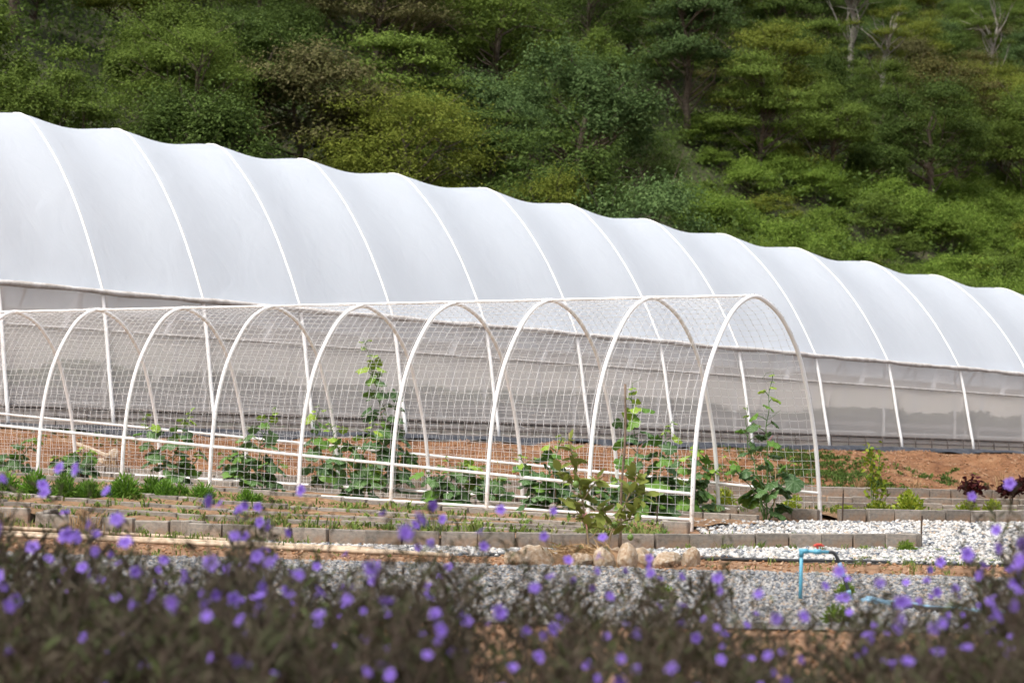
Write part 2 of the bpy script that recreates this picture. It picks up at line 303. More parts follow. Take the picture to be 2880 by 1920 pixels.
def vnoise(x, y, f, seed):
    """smooth value noise"""
    r = rng(seed); T = r.random((64, 64)); x = np.asarray(x)*f; y = np.asarray(y)*f
    xi = np.floor(x).astype(int); yi = np.floor(y).astype(int); u = x-xi; v = y-yi; u = u*u*(3-2*u); v = v*v*(3-2*v)
    g = lambda a, b: T[a % 64, b % 64]
    return (g(xi, yi)*(1-u)+g(xi+1, yi)*u)*(1-v)+(g(xi, yi+1)*(1-u)+g(xi+1, yi+1)*u)*v-.5
def ground_z(x, y):
    z = G(x, y); t = bank_t(x, y); on = np.where((t > -.02) & (t < 1.02), 1., 0.)*np.sin(PI*np.clip(t, 0, 1))
    rill = vnoise(np.asarray(x)*1.0+np.asarray(y)*.45, np.asarray(y)*.35, 1.3, 5)
    z = z+on*(.26*vnoise(x, y, .8, 1)+.17*vnoise(x, y, 2.3, 2)+.34*rill+.06*vnoise(x, y, 5.0, 6))
    hill = np.clip((np.asarray(y)-(64+1.15*np.asarray(x)))/10, 0, 1)
    return z+.015*vnoise(x, y, 3, 3)+hill*2.0*vnoise(x, y, .12, 4)

def axis(parts): return np.unique(np.concatenate([np.arange(a, b, st) for a, b, st in parts]).round(4))
xs = axis([(-900, -60, 60), (-60, -14, 2.5), (-14, 16, .2), (16, 60, 2.0), (60, 901, 60)])
ys = axis([(-300, -20, 40), (-20, 4, 2), (4, 34, .4), (34, 62, .2), (62, 220, 2.5), (220, 900, 40)])
X, Y = np.meshgrid(xs, ys); Z = ground_z(X, Y); nx = len(xs)
Vg = np.stack([X, Y, Z], -1).reshape(-1, 3)
ii, jj = np.meshgrid(np.arange(len(ys)-1), np.arange(nx-1), indexing='ij'); a = (ii*nx+jj).ravel()
Fg = np.stack([a, a+1, a+nx+1, a+nx], -1); cx, cy = Vg[Fg].mean(1)[:, 0], Vg[Fg].mean(1)[:, 1]
tb = bank_t(cx, cy); zone = np.where(cy > 61+1.15*cx, 2, np.where((tb > 0) & (tb < 1.0) & (cx > -14) & (cx < 30), 1, 0)); zone[(cy < 45)&(cx < -14)] = 0
for k, nm, mt in ((0, 'ground', 'soil'), (1, 'earth_bank', 'bank'), (2, 'hillside', 'hill')):
    F = Fg[zone == k]; u, inv = np.unique(F, return_inverse=True)
    tag(ob(nm, np_mesh(nm, Vg[u], inv.reshape(F.shape), M[mt], True)), kind='structure')

def strip(name, pts, mat, lift, kind='structure'):
    """a sheet that follows the ground inside a quad-strip outline: pts = [(x, y_near, y_far), ...]"""
    V = []; F = []; ny = 24
    P = curve(pts, 80)
    for x, y0, y1 in P:
        for j in range(ny): yy = y0+(y1-y0)*j/(ny-1); V.append((x, yy, float(ground_z(x, yy))+lift))
    for i in range(len(P)-1):
        for j in range(ny-1): F.append((i*ny+j, (i+1)*ny+j, (i+1)*ny+j+1, i*ny+j+1))
    return tag(ob(name, np_mesh(name, V, F, mat, True)), kind=kind)
strip('gravel_path', [(-9, 14.6, 19.9), (-4, 14.3, 19.8), (0, 14.0, 20.0), (4, 14.2, 20.2), (9, 14.6, 20.4)], M['gravelbed'], .012)
strip('pebble_strip', [(-2.6, 21.9, 22.75), (-1.5, 21.75, 22.9), (0, 21.7, 22.98), (1.7, 21.9, 23.5), (2.8, 22.0, 28.3), (4.0, 22.1, 28.35), (6, 22.2, 29.4), (10, 22.4, 31)], M['pebblebed'], .008)

OCT = np.array([[1, 0, 0], [-1, 0, 0], [0, 1, 0], [0, -1, 0], [0, 0, 1], [0, 0, -1]], float)
OCTF = np.array([[0, 2, 4], [2, 1, 4], [1, 3, 4], [3, 0, 4], [2, 0, 5], [1, 2, 5], [3, 1, 5], [0, 3, 5]])
def stones(name, x, y, size, mat, seed, label, cat, flat=.6, lift=0.):
    r = rng(seed); n = len(x); z = ground_z(x, y)+lift
    sc = size*r.uniform(.55, 1.35, n); V = np.repeat(OCT[None], n, 0)*(.5*sc)[:, None, None]
    V *= r.uniform(.75, 1.3, (n, 6, 1)); V[:, :, 2] *= flat
    th = r.uniform(0, 2*PI, n); c, s_ = np.cos(th)[:, None], np.sin(th)[:, None]; vx = V[:, :, 0]*c-V[:, :, 1]*s_; vy = V[:, :, 0]*s_+V[:, :, 1]*c
    tilt = r.normal(0, .35, (n, 1)); vz = V[:, :, 2]+tilt*vx
    W = np.stack([vx+x[:, None], vy+y[:, None], vz+z[:, None]+.15*sc[:, None]], -1).reshape(-1, 3)
    F = (OCTF[None]+6*np.arange(n)[:, None, None]).reshape(-1, 3)
    return tag(ob(name, np_mesh(name, W, F, mat)), label, cat, kind='stuff')
r = rng(11)
px, py = r.uniform(2.1, 9, 26000), r.uniform(21.9, 30.6, 26000)
keep = (py < np.interp(px, [2.1, 3.9, 6.3, 9], [28.2, 28.6, 29.5, 30.4])) & (py > 22+.03*px)
keep &= ~((py > np.interp(px, [1.7, 4.11], [23.55, 24.4])) & (py < np.interp(px, [1.7, 4.11], [23.75, 24.6])) & (px < 4.2))
near_t = (px-2.012)*.5428+(py-26.5)*.8398   # distance behind the tunnel's near side
keep &= ~((px < 3.2) & (near_t > -.3) & (near_t < 3.2) & (py > 25) & (r.random(26000) < .5))
stones('white_pebbles', px[keep], py[keep], .065, M['pebble'], 12, 'bright white pebbles spread over the path beside the net tunnel', 'pebbles', lift=.008)
px = r.uniform(-2.6, 4.4, 9000); yf = np.interp(px, [-3.1, -1.57, 0, 1.71, 4.11], [23.3, 22.9, 22.95, 23.5, 24.35]); py = yf-.12-r.random(9000)**1.3*1.1
stones('pebble_edging', px, py, .05, M['pebble'], 13, 'strip of pale pebbles along the foot of the front block kerb', 'pebbles', lift=.008)
px, py = r.uniform(-6.2, 6.6, 56000), r.uniform(14.4, 20.1, 56000); k2 = (py < 20.05+.3*vnoise(px, py, 1.5, 8))
stones('grey_gravel', px[k2], py[k2], .038, M['gravel'], 14, 'loose grey gravel of the track between flowers and kerb', 'gravel', lift=.01)
px, py = r.uniform(-8, 14, 26000), r.uniform(35, 56, 26000); t_ = bank_t(px, py); k3 = (t_ > .0) & (t_ < .98)
stones('soil_clods', px[k3], py[k3], .045, M['clod'], 15, 'small clods and stones lying on the red soil bank', 'soil clods', .7)
px, py = r.uniform(-5.5, 5.5, 9000), r.uniform(9.5, 22.6, 9000); k3 = ~((py > 14.3) & (py < 20))
stones('loose_soil_crumbs', px[k3], py[k3], .035, M['clod'], 16, 'crumbs of red soil on the bare ground before the kerb', 'soil crumbs', .7)

# ------------------------------------------------------------------ hillside forest
def leaf_quads(C, Nn, L, W, r):
    n = len(C); Nn = Nn/np.maximum(np.linalg.norm(Nn, axis=1, keepdims=True), 1e-6)
    t = r.normal(size=(n, 3)); t -= Nn*(t*Nn).sum(1, keepdims=True); t /= np.maximum(np.linalg.norm(t, axis=1, keepdims=True), 1e-6); b = np.cross(Nn, t)
    L = (L*r.uniform(.7, 1.3, n))[:, None]; W = (W*r.uniform(.7, 1.3, n))[:, None]; dip = Nn*L*.12
    V = np.stack([C-t*L*.5-dip, C+b*W*.5, C+t*L*.5-dip, C-b*W*.5], 1).reshape(-1, 3)
    return V, np.arange(4*n).reshape(n, 4)
def tree_proto(seed, kind, H, cw, nl=6500, leaf=(.24, .13)):
    r = rng(seed); tr = MB(); n_cl = {'round': 40, 'layer': 34, 'tall': 20, 'shrub': 26, 'feather': 52, 'drape': 48}[kind]
    lean = r.normal(0, .05*H, 2); th = .78*H if kind != 'shrub' else .35*H
    tp = [(lean[0]*f*f+r.normal(0, .02*H)*f, lean[1]*f*f+r.normal(0, .02*H)*f, th*f-.35*(f == 0)) for f in np.linspace(0, 1, 7)]
    rad = .022*H if kind != 'tall' else .018*H
    if kind != 'shrub': tr.tube(tp, [rad*(1.15-.85*f) for f in np.linspace(0, 1, 7)], 7)
    C = []; Rr = []
    for i in range(n_cl):
        a = r.uniform(0, 2*PI)
        if kind in ('round', 'feather'):
            u = r.uniform(-.7, 1); q = math.sqrt(max(0, 1-u*u)); k = r.uniform(.55, 1.0); C.append((cw*.5*q*k*math.cos(a), cw*.5*q*k*math.sin(a), H*(.60+.36*u*k))); Rr.append(cw*r.uniform(.12, .22))
        elif kind == 'layer':
            lv = r.integers(0, 5); k = math.sqrt(r.random()); wd = cw*.5*(.95-.13*lv); C.append((wd*k*math.cos(a), wd*k*math.sin(a), H*(.42+.125*lv)+r.normal(0, .02*H))); Rr.append(cw*r.uniform(.11, .2))
        elif kind == 'tall':
            f = r.uniform(.5, 1.); k = r.random()**.5; wd = cw*.5*(1.1-.6*abs(f-.75)*2); C.append((wd*k*math.cos(a), wd*k*math.sin(a), H*f)); Rr.append(cw*r.uniform(.12, .22))
        elif kind == 'shrub':
            u = r.uniform(0., 1); q = math.sqrt(1-u*u); k = r.uniform(.6, 1.); C.append((cw*.5*q*k*math.cos(a), cw*.5*q*k*math.sin(a), H*(.12+.72*u*k))); Rr.append(cw*r.uniform(.13, .2))
        else:   # drape: creeper-hung crown with long hanging clumps
            u = r.uniform(-.2, 1); q = math.sqrt(max(0, 1-u*u)); k = r.uniform(.7, 1.0); C.append((cw*.5*q*k*math.cos(a), cw*.5*q*k*math.sin(a), H*(.45+.45*u*k))); Rr.append(cw*r.uniform(.1, .19))
    C = np.array(C); Rr = np.array(Rr); topz = np.array(tp)
    for i in range(n_cl):      # limbs
        if kind == 'shrub': b = np.array([r.normal(0, .08), r.normal(0, .08), -.2])
        else:
            f = np.clip((C[i, 2]/H-.28)/.6, .25, 1)*r.uniform(.75, 1.0); b = np.array([np.interp(f*th, topz[:, 2], topz[:, k]) for k in range(3)])
        e = C[i]; mid = (b+e)/2+np.array([0, 0, -.05*H*(kind == 'round')])+r.normal(0, .03*H, 3)*np.array([1, 1, .5]); pl = curve([b, mid, e], 5)
        if i % 2 and kind not in ('tall', 'layer'): continue
        tr.tube(pl, [rad*.36*(1-.75*k) for k in np.linspace(0, 1, 5)], 4, False)
        for _ in range(2):
            e2 = e+r.normal(0, 1, 3)*Rr[i]*.8; tr.tube([pl[3], (pl[3]+e2)/2+r.normal(0, .05, 3), e2], [rad*.16, rad*.11, rad*.05], 3, False)
    per = np.maximum(20, nl*(Rr**2)/(Rr**2).sum()).astype(int); VV = []; FF = []; o = 0
    for i in range(n_cl):
        n = per[i]; d = r.normal(size=(n, 3)); d /= np.linalg.norm(d, axis=1, keepdims=True); d[:, 2] = np.where(d[:, 2] < -.25, -d[:, 2]*.6, d[:, 2])
        sq = np.array({'layer': (1.25, 1.25, .55), 'drape': (.85, .85, 1.5), 'tall': (1.0, 1., .8)}.get(kind, (1.1, 1.1, .8)))
        rad_ = Rr[i]*r.uniform(.30, 1.15, (n, 1))*(1+.55*np.sin(d[:, :1]*8+i)*np.cos(d[:, 1:2]*7-i*1.7)); p = C[i]+d*rad_*sq
        nn = d*.9+np.array([0, 0, .75])+r.normal(0, .55, (n, 3)); lf = leaf if kind != 'feather' else (leaf[0]*.6, leaf[1]*.42)
        v, f = leaf_quads(p, nn, lf[0], lf[1], r); VV.append(v); FF.append(f+o); o += len(v)
    return tr, np.vstack(VV), np.vstack(FF)
PROTO = {}
for kind, specs in dict(
    round=[(101, 6.5, 5.2), (102, 7.2, 4.6), (103, 5.6, 4.8), (104, 8.0, 5.6)], layer=[(111, 7.0, 6.2), (112, 6.2, 5.4), (113, 8.0, 5.6)],
    tall=[(121, 9.0, 3.4), (122, 10.5, 3.8)], shrub=[(131, 2.3, 3.4), (132, 1.9, 2.8), (133, 2.7, 3.2)], feather=[(141, 6.2, 5.0), (142, 5.4, 4.6), (143, 7.0, 4.6)],
    drape=[(151, 6.0, 4.4), (152, 5.0, 4.0), (153, 7.0, 4.8)]).items():
    PROTO[kind] = []
    for sd, H, cw in specs:
        nl = dict(round=24000, layer=21000, tall=8000, shrub=9000, feather=24000, drape=24000)[kind]
        lf = dict(round=(.13, .068), layer=(.13, .068), tall=(.13, .065), shrub=(.13, .045), feather=(.19, .095), drape=(.115, .07))[kind]
        tr, V, F = tree_proto(sd, kind, H, cw, nl, lf)
        PROTO[kind].append((tr.mesh(kind+'_trunk', M['bark'], True), np_mesh(kind+'_crown', V, F, TREE['mid']), H, cw))
def setmat(o, m): o.material_slots[0].link = 'OBJECT'; o.material_slots[0].material = m
def plant_tree(name, label, cat, group, x, y, kind, var, tint, scale, rz, wide=1., pale=False, sink=.1):
    me_t, me_c, H, cw = PROTO[kind][var % len(PROTO[kind])]
    t = thing(name, label, cat, (x, y, float(ground_z(x, y))-sink), group, rz); t.scale = (scale*wide, scale*wide, scale)
    a = ob('trunk' if kind != 'shrub' else 'branches', me_t, t); b = ob('crown' if kind != 'shrub' else 'foliage', me_c, t)
    setmat(b, TREE[tint])
    if pale: setmat(a, M['palebark'])
    return t
# a few trees that stand out
SPECIAL = [
 ('forest_tree', 'wide open-crowned tree with visible brown trunk above the bright green scrub', 10.86, 107.4, 'layer', 0, 'mid', .80, 1.0, 1.05, False),
 ('forest_tree', 'slender tree with pale grey double trunk and thin crown high on the slope', 19.3, 140.5, 'tall', 0, 'dark', 1.15, .4, 1.1, True),
 ('forest_tree', 'pale trunked tree forking low with thin yellowish leaves, right on the slope', 21.0, 139.5, 'tall', 1, 'yellow', .58, 2.0, 1.5, True),
 ('forest_tree', 'thin tree with tan trunk at the top right corner of the wood', 31.5, 160.0, 'tall', 0, 'mid', 1.0, 3.0, .9, True),
 ('forest_tree', 'tall dark bluish green tree hanging over the greenhouse ridge near the middle', 2.2, 86.0, 'drape', 2, 'blue', 1.0, .9, 1.15, False),
 ('forest_tree', 'bright yellow green broad-leaved tree near the top left', -12.3, 82.0, 'layer', 1, 'yellow', .95, .3, 1.0, False),
 ('forest_tree', 'deep shaded tree filling the top left corner', -16.2, 77.0, 'drape', 2, 'dark', 1.25, 2.2, 1.0, False),
 ('forest_tree', 'feathery light green tree above the greenhouse ridge left of the middle', -3.2, 72.5, 'feather', 0, 'yellow', .95, .2, 1.1, False),
 ('forest_tree', 'creeper-covered dark tree standing just above the greenhouse ridge', -8.2, 63.0, 'drape', 0, 'dark', .92, 1.2, 1.05, False),
 ('forest_tree', 'rust-tinged dark tree on the right of the slope', 24.0, 133.0, 'round', 2, 'rust', 1.1, 1.7, 1.1, False),
 ('forest_tree', 'grey-green layered tree at mid height just right of the centre', 7.6, 108.0, 'layer', 2, 'blue', .95, 4.0, 1.05, False),
 ('forest_tree', 'olive-brown feathery thicket tree in the upper middle left', -5.6, 92.0, 'feather', 1, 'olive', 1.05, 2.5, 1.2, False)]
taken = []
for nm, lab, x, y, kind, var, tint, sc, rz, wd, pale in SPECIAL:
    plant_tree(nm, lab, 'tree', 'trees of the hillside wood', x, y, kind, var, tint, sc, rz, wd, pale); taken.append((x, y))
r = rng(77); trees = []
for row in range(28):
    off = 1.5+row*3.3*(1+.014*row); y_c = None
    for ix in range(60):
        x = -34+ix*3.2+r.normal(0, .8)+(row % 2)*1.6; y = 64+1.15*x+off*1.35+r.normal(0, 1.0)
        if y < 52 or abs(x)/y > .235: continue
        if row < 6 and x > 5.2+.2*row: continue          # the scrub clearing on the right
        if y > 108+2.9*max(0, x+14): continue
        if any(abs(x-a) < 2.6 and -9 < y-b < 2.8 for a, b in taken): continue
        trees.append((row, x, y))
rows = {}
for row, x, y in trees: rows.setdefault(row, []).append((x/y, x, y))
TINTWORD = dict(dark='dark green', mid='mid green', yellow='yellow green', olive='olive brown', blue='bluish green', bright='bright green', rust='rusty green')
KINDWORD = dict(round='round-crowned', layer='layered', tall='thin', feather='feathery', drape='creeper-hung')
for k, row in enumerate(sorted(rows)):
    for j, (_, x, y) in enumerate(sorted(rows[row])):
        left = x/y < -.02
        kind = r.choice(['round', 'layer', 'feather', 'drape', 'tall'], p=[.30, .06, .32, .31, .01] if left else [.42, .13, .23, .19, .03])
        tint = r.choice(['dark', 'mid', 'yellow', 'olive', 'blue', 'rust'], p=[.30, .42, .14, .08, .05, .01] if left else [.36, .36, .07, .06, .13, .02])
        if y > 64+1.15*x+75: tint = r.choice(['dark', 'olive', 'mid', 'blue'])
        sc = r.uniform(.62, .98)
        plant_tree('forest_tree', f'{TINTWORD[tint]} {KINDWORD[kind]} tree of the wood, {nth(k+1)} row up, {nth(j+1)} from left', 'tree', 'trees of the hillside wood', x, y, kind, int(r.integers(0, 4)), tint, sc, r.uniform(0, 6.28), r.uniform(.9, 1.2), kind == 'tall')
# bright scrub on the right of the slope
r = rng(78); sh = {}
for row in range(14):
    for ix in range(30):
        x = 1.0+ix*2.0+r.normal(0, .5)+(row % 2); y = 64+1.15*x+.5+row*2.6+r.normal(0, .5)
        if x/y > .232 or x < 4.6+.24*row: continue
        sh.setdefault(row, []).append((x, y))
for row in sh:
    for j, (x, y) in enumerate(sorted(sh[row])):
        tint = r.choice(['bright', 'bright', 'yellow', 'mid'], p=[.45, .25, .12, .18])
        plant_tree('scrub_bush', f'{TINTWORD[tint]} bush in the right-hand scrub, {nth(row+1)} row up, {nth(j+1)} from left', 'bush', 'bright scrub bushes behind the greenhouse', x, y, 'shrub', int(r.integers(0, 3)), tint, r.uniform(.6, 1.05), r.uniform(0, 6.28), r.uniform(.9, 1.25))
TREE['dead'] = leafmat('leaf_dead', [(.22, .13, .09), (.30, .19, .13), (.24, .16, .10)], .2)
plant_tree('scrub_bush', 'pinkish brown withered bush standing in the bright scrub near the right edge', 'bush', None, 18.6, 99.5, 'shrub', 2, 'dead', .62, .4, .6)
# undergrowth that nobody could count
r = rng(79); n = 150000; ux = r.uniform(-.24, .24, n); uy = r.uniform(50, 190, n); ux = ux*uy; k = uy > 60+1.15*ux; ux, uy = ux[k], uy[k]
hgt = r.random(len(ux))**1.5*2.4*np.clip(.5+1.6*vnoise(ux, uy, .45, 90), .08, 1); C = np.stack([ux, uy, ground_z(ux, uy)+hgt], -1)
V, F = leaf_quads(C, r.normal(0, .6, (len(ux), 3))+np.array([0, -.4, .8]), .22, .11, r)
tag(ob('undergrowth', np_mesh('undergrowth', V, F, TREE['dark'])), 'dark green undergrowth covering the ground beneath the hillside trees', 'undergrowth', kind='stuff')

# ------------------------------------------------------------------ greenhouse
RS = [-6.1, -4.1, -2.077, 0, 2.14, 4.362, 6.612, 9.031, 11.566, 14.071, 16.581, 19.216, 21.869, 24.65, 27.491, 30.4, 33.4, 36.6, 40.0, 43.6, 47.2]
SPAN = 6.2
PROF = curve([(0, 0), (.123, .213), (.295, .465), (.516, .713), (.765, .92), (.9, .985), (1, 1)], 22)
eave_z = lambda s: 3.417-.0174*s
base_z = lambda s: 1.345-.0047*s
rise = lambda s: np.interp(s, [-8, 0, 11.5, 24.65, 34, 48], [3.42, 3.33, 3.17, 2.68, 2.3, 2.0])
def gh(s, off, z): return (P0[0]+DV[0]*s+NV[0]*off, P0[1]+DV[1]*s+NV[1]*off, z)
def arch(s, sag=0., grow=0.):
    """the roof line of one rib, near eave -> ridge -> far eave"""
    out = []; R = rise(s); e = eave_z(s); half = [(SPAN/2*a, R*b) for a, b in PROF]; full = half+[(SPAN-a, b) for a, b in half[-2::-1]]
    for i, (a, b) in enumerate(full):
        q = full[max(i-1, 0)], full[min(i+1, len(full)-1)]; tx, tz = q[1][0]-q[0][0], q[1][1]-q[0][1]; l = math.hypot(tx, tz); nx_, nz_ = -tz/l, tx/l
        k = grow-sag*math.sin(PI*min(1, i/(len(full)-1)*1.0))**.5
        out.append(gh(s, a+nx_*k, e+b+nz_*k))
    return out
gz = thing('greenhouse', 'long white film greenhouse with arched roof and net walls behind the net tunnel', 'greenhouse', (0, 0, 0))
SA = []     # stations of the roof film: it sags between the ribs
for a, b in zip(RS[:-1], RS[1:]):
    for k in range(12): SA.append((a+(b-a)*k/12, k/12))
SA.append((RS[-1], 0.))
V = []; nA = 0
for s, t in SA:
    w_ = math.sin(PI*t); sag = .125*(w_**1.5)
    row = arch(s, sag, .012); nA = len(row); V += row
F = [(i*nA+j, (i+1)*nA+j, (i+1)*nA+j+1, i*nA+j+1) for i in range(len(SA)-1) for j in range(nA-1)]
ob('roof_film', np_mesh('roof_film', V, F, M['film'], True), gz)
FOOT = -.43
for i, s in enumerate(RS):
    m = MB(); A = arch(s, 0, -.010); e, b = eave_z(s), base_z(s)
    near = [gh(s, FOOT-.07, b-.40), gh(s, FOOT, b), gh(s, FOOT*.72, b+(e-b)*.28), gh(s, FOOT*.36, b+(e-b)*.68)]; far = [gh(s, SPAN-FOOT*.36, b+(e-b)*.68), gh(s, SPAN-FOOT, b-.2)]
    m.tube(near+A+far, .036, 8); m.obj('rib', M['rib'], gz, True)
m = MB(); r = rng(5)
sv = np.arange(RS[0], RS[-1], .35)
m.tube([gh(s, -.05+r.normal(0, .004), eave_z(s)-.03+r.normal(0, .006)-.008*math.sin(s*1.7)) for s in sv], [.048+.008*math.sin(s*3.1) for s in sv], 8)
m.obj('eave_roll', M['eave'], gz, True)
m = MB(); m.tube([gh(s, SPAN+.05, eave_z(s)-.03) for s in sv], .04, 6); m.obj('eave_roll', M['eave'], gz, True)
mid_z = lambda s: base_z(s)+(eave_z(s)-base_z(s))*.66
for f, nm, mt, rr in ((.66, 'side_rail', 'eave', .020), (0., 'base_rail', 'dark', .026), (-.075, 'lower_rail', 'dark', .012)):
    m = MB(); m.tube([gh(s, FOOT*(1-f)+.03, base_z(s)+(eave_z(s)-base_z(s))*f) for s in sv], rr, 6); m.obj(nm, M[mt], gz)
def wall(f0, f1, off0, off1, mt, name, wob=.012, seed=1):
    V = []; F = []; n = len(sv)*2; q = np.linspace(RS[0], RS[-1], n); ny = 9; rr = rng(seed)
    for s in q:
        for k in range(ny):
            f = f0+(f1-f0)*k/(ny-1); V.append(gh(s, off0+(off1-off0)*k/(ny-1)+wob*math.sin(s*2.1+k*.7)*math.sin(PI*k/(ny-1)), base_z(s)+(eave_z(s)-base_z(s))*f))
    for i in range(n-1):
        for k in range(ny-1): F.append((i*ny+k, (i+1)*ny+k, (i+1)*ny+k+1, i*ny+k+1))
    ob(name, np_mesh(name, V, F, M[mt], True), gz)
wall(-.01, .985, FOOT+.06, .03, 'net', 'wall_net')
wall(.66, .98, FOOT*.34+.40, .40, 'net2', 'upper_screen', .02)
wall(-.01, .985, SPAN-FOOT, SPAN, 'netfar', 'far_wall_net')
wall(-.19, -.015, FOOT-.02, FOOT+.05, 'netfar', 'base_skirt', .004)
for i, (a, b) in enumerate(zip(RS[:-1], RS[1:])):        # inner posts and slanting braces seen through the net
    m = MB(); s = a+.34; m.tube([gh(s, .35, base_z(s)-.1), gh(s, .38, eave_z(s)+.5)], .032, 6); m.obj('inner_post', M['rib'], gz)
    m = MB(); s0 = a+(b-a)*.62; m.tube([gh(s0, .02, mid_z(s0)-.05), gh(s0+.55, .16, eave_z(s0)+.1)], .055, 5); m.obj('brace', M['brace'], gz)
    m = MB(); s0 = a+(b-a)*.58; m.tube([gh(s0, 2.6, base_z(s0)-.1), gh(s0, 2.6, eave_z(s0)+1.6)], .04, 6); m.obj('inner_post', M['rib'], gz)
m = MB()
for s in np.arange(RS[0], RS[-1], .62): m.tube([gh(s, FOOT-.03, base_z(s)-.42), gh(s, FOOT+.0, base_z(s))], .013, 5)
ob('base_stakes', m.mesh('base_stakes', M['dark']), gz)['kind'] = 'stuff'
# benches inside
r = rng(21)
bs = [-4.5, -1.4, 1.7, 4.8, 8.2, 11.6, 15.0, 18.6, 22.2, 26.0, 30.0, 34.0, 38.0, 42.0, 46.0]
for i, s in enumerate(bs[:-1]):
    s1 = bs[i+1]-.25; z0 = base_z((s+s1)/2)-.12; zt = z0+.43
    t = thing('growing_bench', f'grey metal growing bench inside the greenhouse seen through the net wall, {nth(i+1)} from the left', 'bench', gh((s+s1)/2, .95, z0), 'benches inside the greenhouse')
    inv = Matrix.Translation(t.location).inverted(); L = lambda p: inv @ Vector(p)
    yaw = Matrix.Rotation(math.atan2(DV[1], DV[0]), 3, 'Z')
    m = MB(); m.box(L(gh((s+s1)/2, .95, zt)), (s1-s, 1.1, .10), yaw); m.obj('bench_top', M['benchtop'], t)
    for ss in (s+.15, (s+s1)/2, s1-.15):
        for oo in (.5, 1.4): m = MB(); m.tube([L(gh(ss, oo, z0-.05)), L(gh(ss, oo, zt-.04))], .025, 6); m.obj('leg', M['bench'], t)
    m = MB(); m.tube([L(gh(s, .42, z0+.22)), L(gh(s1, .42, z0+.22))], .022, 5); m.obj('bench_rail', M['bench'], t)
    m = MB(); m.box(L(gh((s+s1)/2, 1.62, z0+.19)), (s1-s+.24, .03, .46), yaw); m.obj('under_bench_shade', M['benchtop'], t)  # dark sheet added behind the legs to stand in for the shade under the bench
    n = 2600; q = r.uniform(s, s1, n); o_ = r.uniform(.35, 1.55, n); top = .03+.42*np.clip(vnoise(q, q*0, 1.1, 9)+.35+.2*vnoise(q, q*0, 4, 10), 0, 1)+.12*(i == 1)
    C = np.array([gh(a, b, zt+.06+c*d) for a, b, c, d in zip(q, o_, r.random(n), top)])
    V, F = leaf_quads(C, r.normal(0, .6, (n, 3))+np.array([0, 0, .7]), .17, .09, r)
    tag(ob('seedlings', np_mesh('seedlings', V, F, TREE['olive' if i not in (0, 1, 4) else 'mid'])), f'low leafy seedlings standing on the {nth(i+1)} bench from the left inside the greenhouse', 'seedlings', kind='stuff')
# inside ground lies on the terrain; black weed mat along the greenhouse foot
V = []; F = []; r = rng(31); q = np.arange(-8, 36, .18); off = [-.42, -.9, -1.7, -2.5, -3.1, -3.4, -3.52]
for s in q:
    edge = .18*vnoise(s, 0., .9, 41)+.10*vnoise(s, 3., 2.6, 42)
    for k, o_ in enumerate(off):
        oo = max(o_+edge*(k/6)*1.6, float(np.interp(s, [-8, -6, -3.7, -1], [-1.5, -1.8, -2.5, -3.9]))-.02*k); x, y, _ = gh(s, oo, 0); z = float(ground_z(x, y))+.03+.05*vnoise(s*1.7, o_, 1.1, 43)*(k > 0)
        if k == 5: z += .06
        if k == 6: z += -.02+.10*vnoise(s, 1., 1.9, 44)
        V.append((x, y, z))
nk = len(off)
for i in range(len(q)-1):
    for k in range(nk-1): F.append((i*nk+k, (i+1)*nk+k, (i+1)*nk+k+1, i*nk+k+1))
tag(ob('weed_mat', np_mesh('weed_mat', V, F, M['weedmat'], True)), 'black weed mat with a rolled edge along the greenhouse foot above the bank', 'weed mat')

# ------------------------------------------------------------------ net tunnel
TD = np.array([.8398, -.5428]); TN = np.array([.5428, .8398]); T9 = np.array([2.012, 26.5])
HS = [-14.3, -12.75, -11.25, -9.764, -8.296, -6.837, -5.431, -4.05, -2.689, -1.323, 0.0]
TPROF = curve([(0, 0), (.003, .10), (.010, .27), (.036, .47), (.092, .66), (.18, .82), (.285, .94), (.42, 1.0), (.545, .975), (.665, .905), (.79, .765), (.87, .594), (.938, .394), (.978, .19), (1, 0)], 64)
tw = lambda s: 3.24+.081*s
tzf = lambda s: .155-.0153*s
tza = lambda s: 2.74+.0122*s
def tn(s, off, z): return (T9[0]+TD[0]*s+TN[0]*off, T9[1]+TD[1]*s+TN[1]*off, z)
def hoop(s, grow=0.):
    W, zf, za = tw(s), tzf(s)-.02, tza(s)+.012*math.sin(s*3.7); out = []
    P = [(W*a, zf+(za-zf)*b) for a, b in TPROF]
    for i, (a, b) in enumerate(P):
        q0, q1 = P[max(i-1, 0)], P[min(i+1, len(P)-1)]; tx, tz = q1[0]-q0[0], q1[1]-q0[1]; l = math.hypot(tx, tz)
        out.append((a-tz/l*grow, b+tx/l*grow))
    return out
tun = thing('net_tunnel', 'white hooped tunnel covered with string net over climbing squash vines', 'net tunnel')
for s in HS:
    m = MB(); P = [tn(s, a, z) for a, z in hoop(s)]; P = [tn(s, -.003, tzf(s)-.12)]+P+[tn(s, tw(s)+.01, tzf(s)-.14)]
    m.tube(P, .0255, 10); m.obj('hoop', M['hoop'], tun, True)
def trail(off_f, z_f, r_, name, a=HS[0]-.6, b=0., n=24, flat=False):
    m = MB(); m.tube([tn(s, off_f(s), z_f(s)) for s in np.linspace(a, b, n)], r_, 8); m.obj(name, M['rail'], tun, True)
trail(lambda s: .035, lambda s: .49-.0523*s, .019, 'side_rail'); trail(lambda s: tw(s)*.985-.01, lambda s: .48-.0574*s, .018, 'side_rail')
trail(lambda s: .02, lambda s: tzf(s)+.055, .018, 'base_rail'); trail(lambda s: tw(s)-.03, lambda s: tzf(s)+.075, .018, 'base_rail')
trail(lambda s: tw(s)*.425, lambda s: tza(s)+.012, .015, 'ridge_pipe')
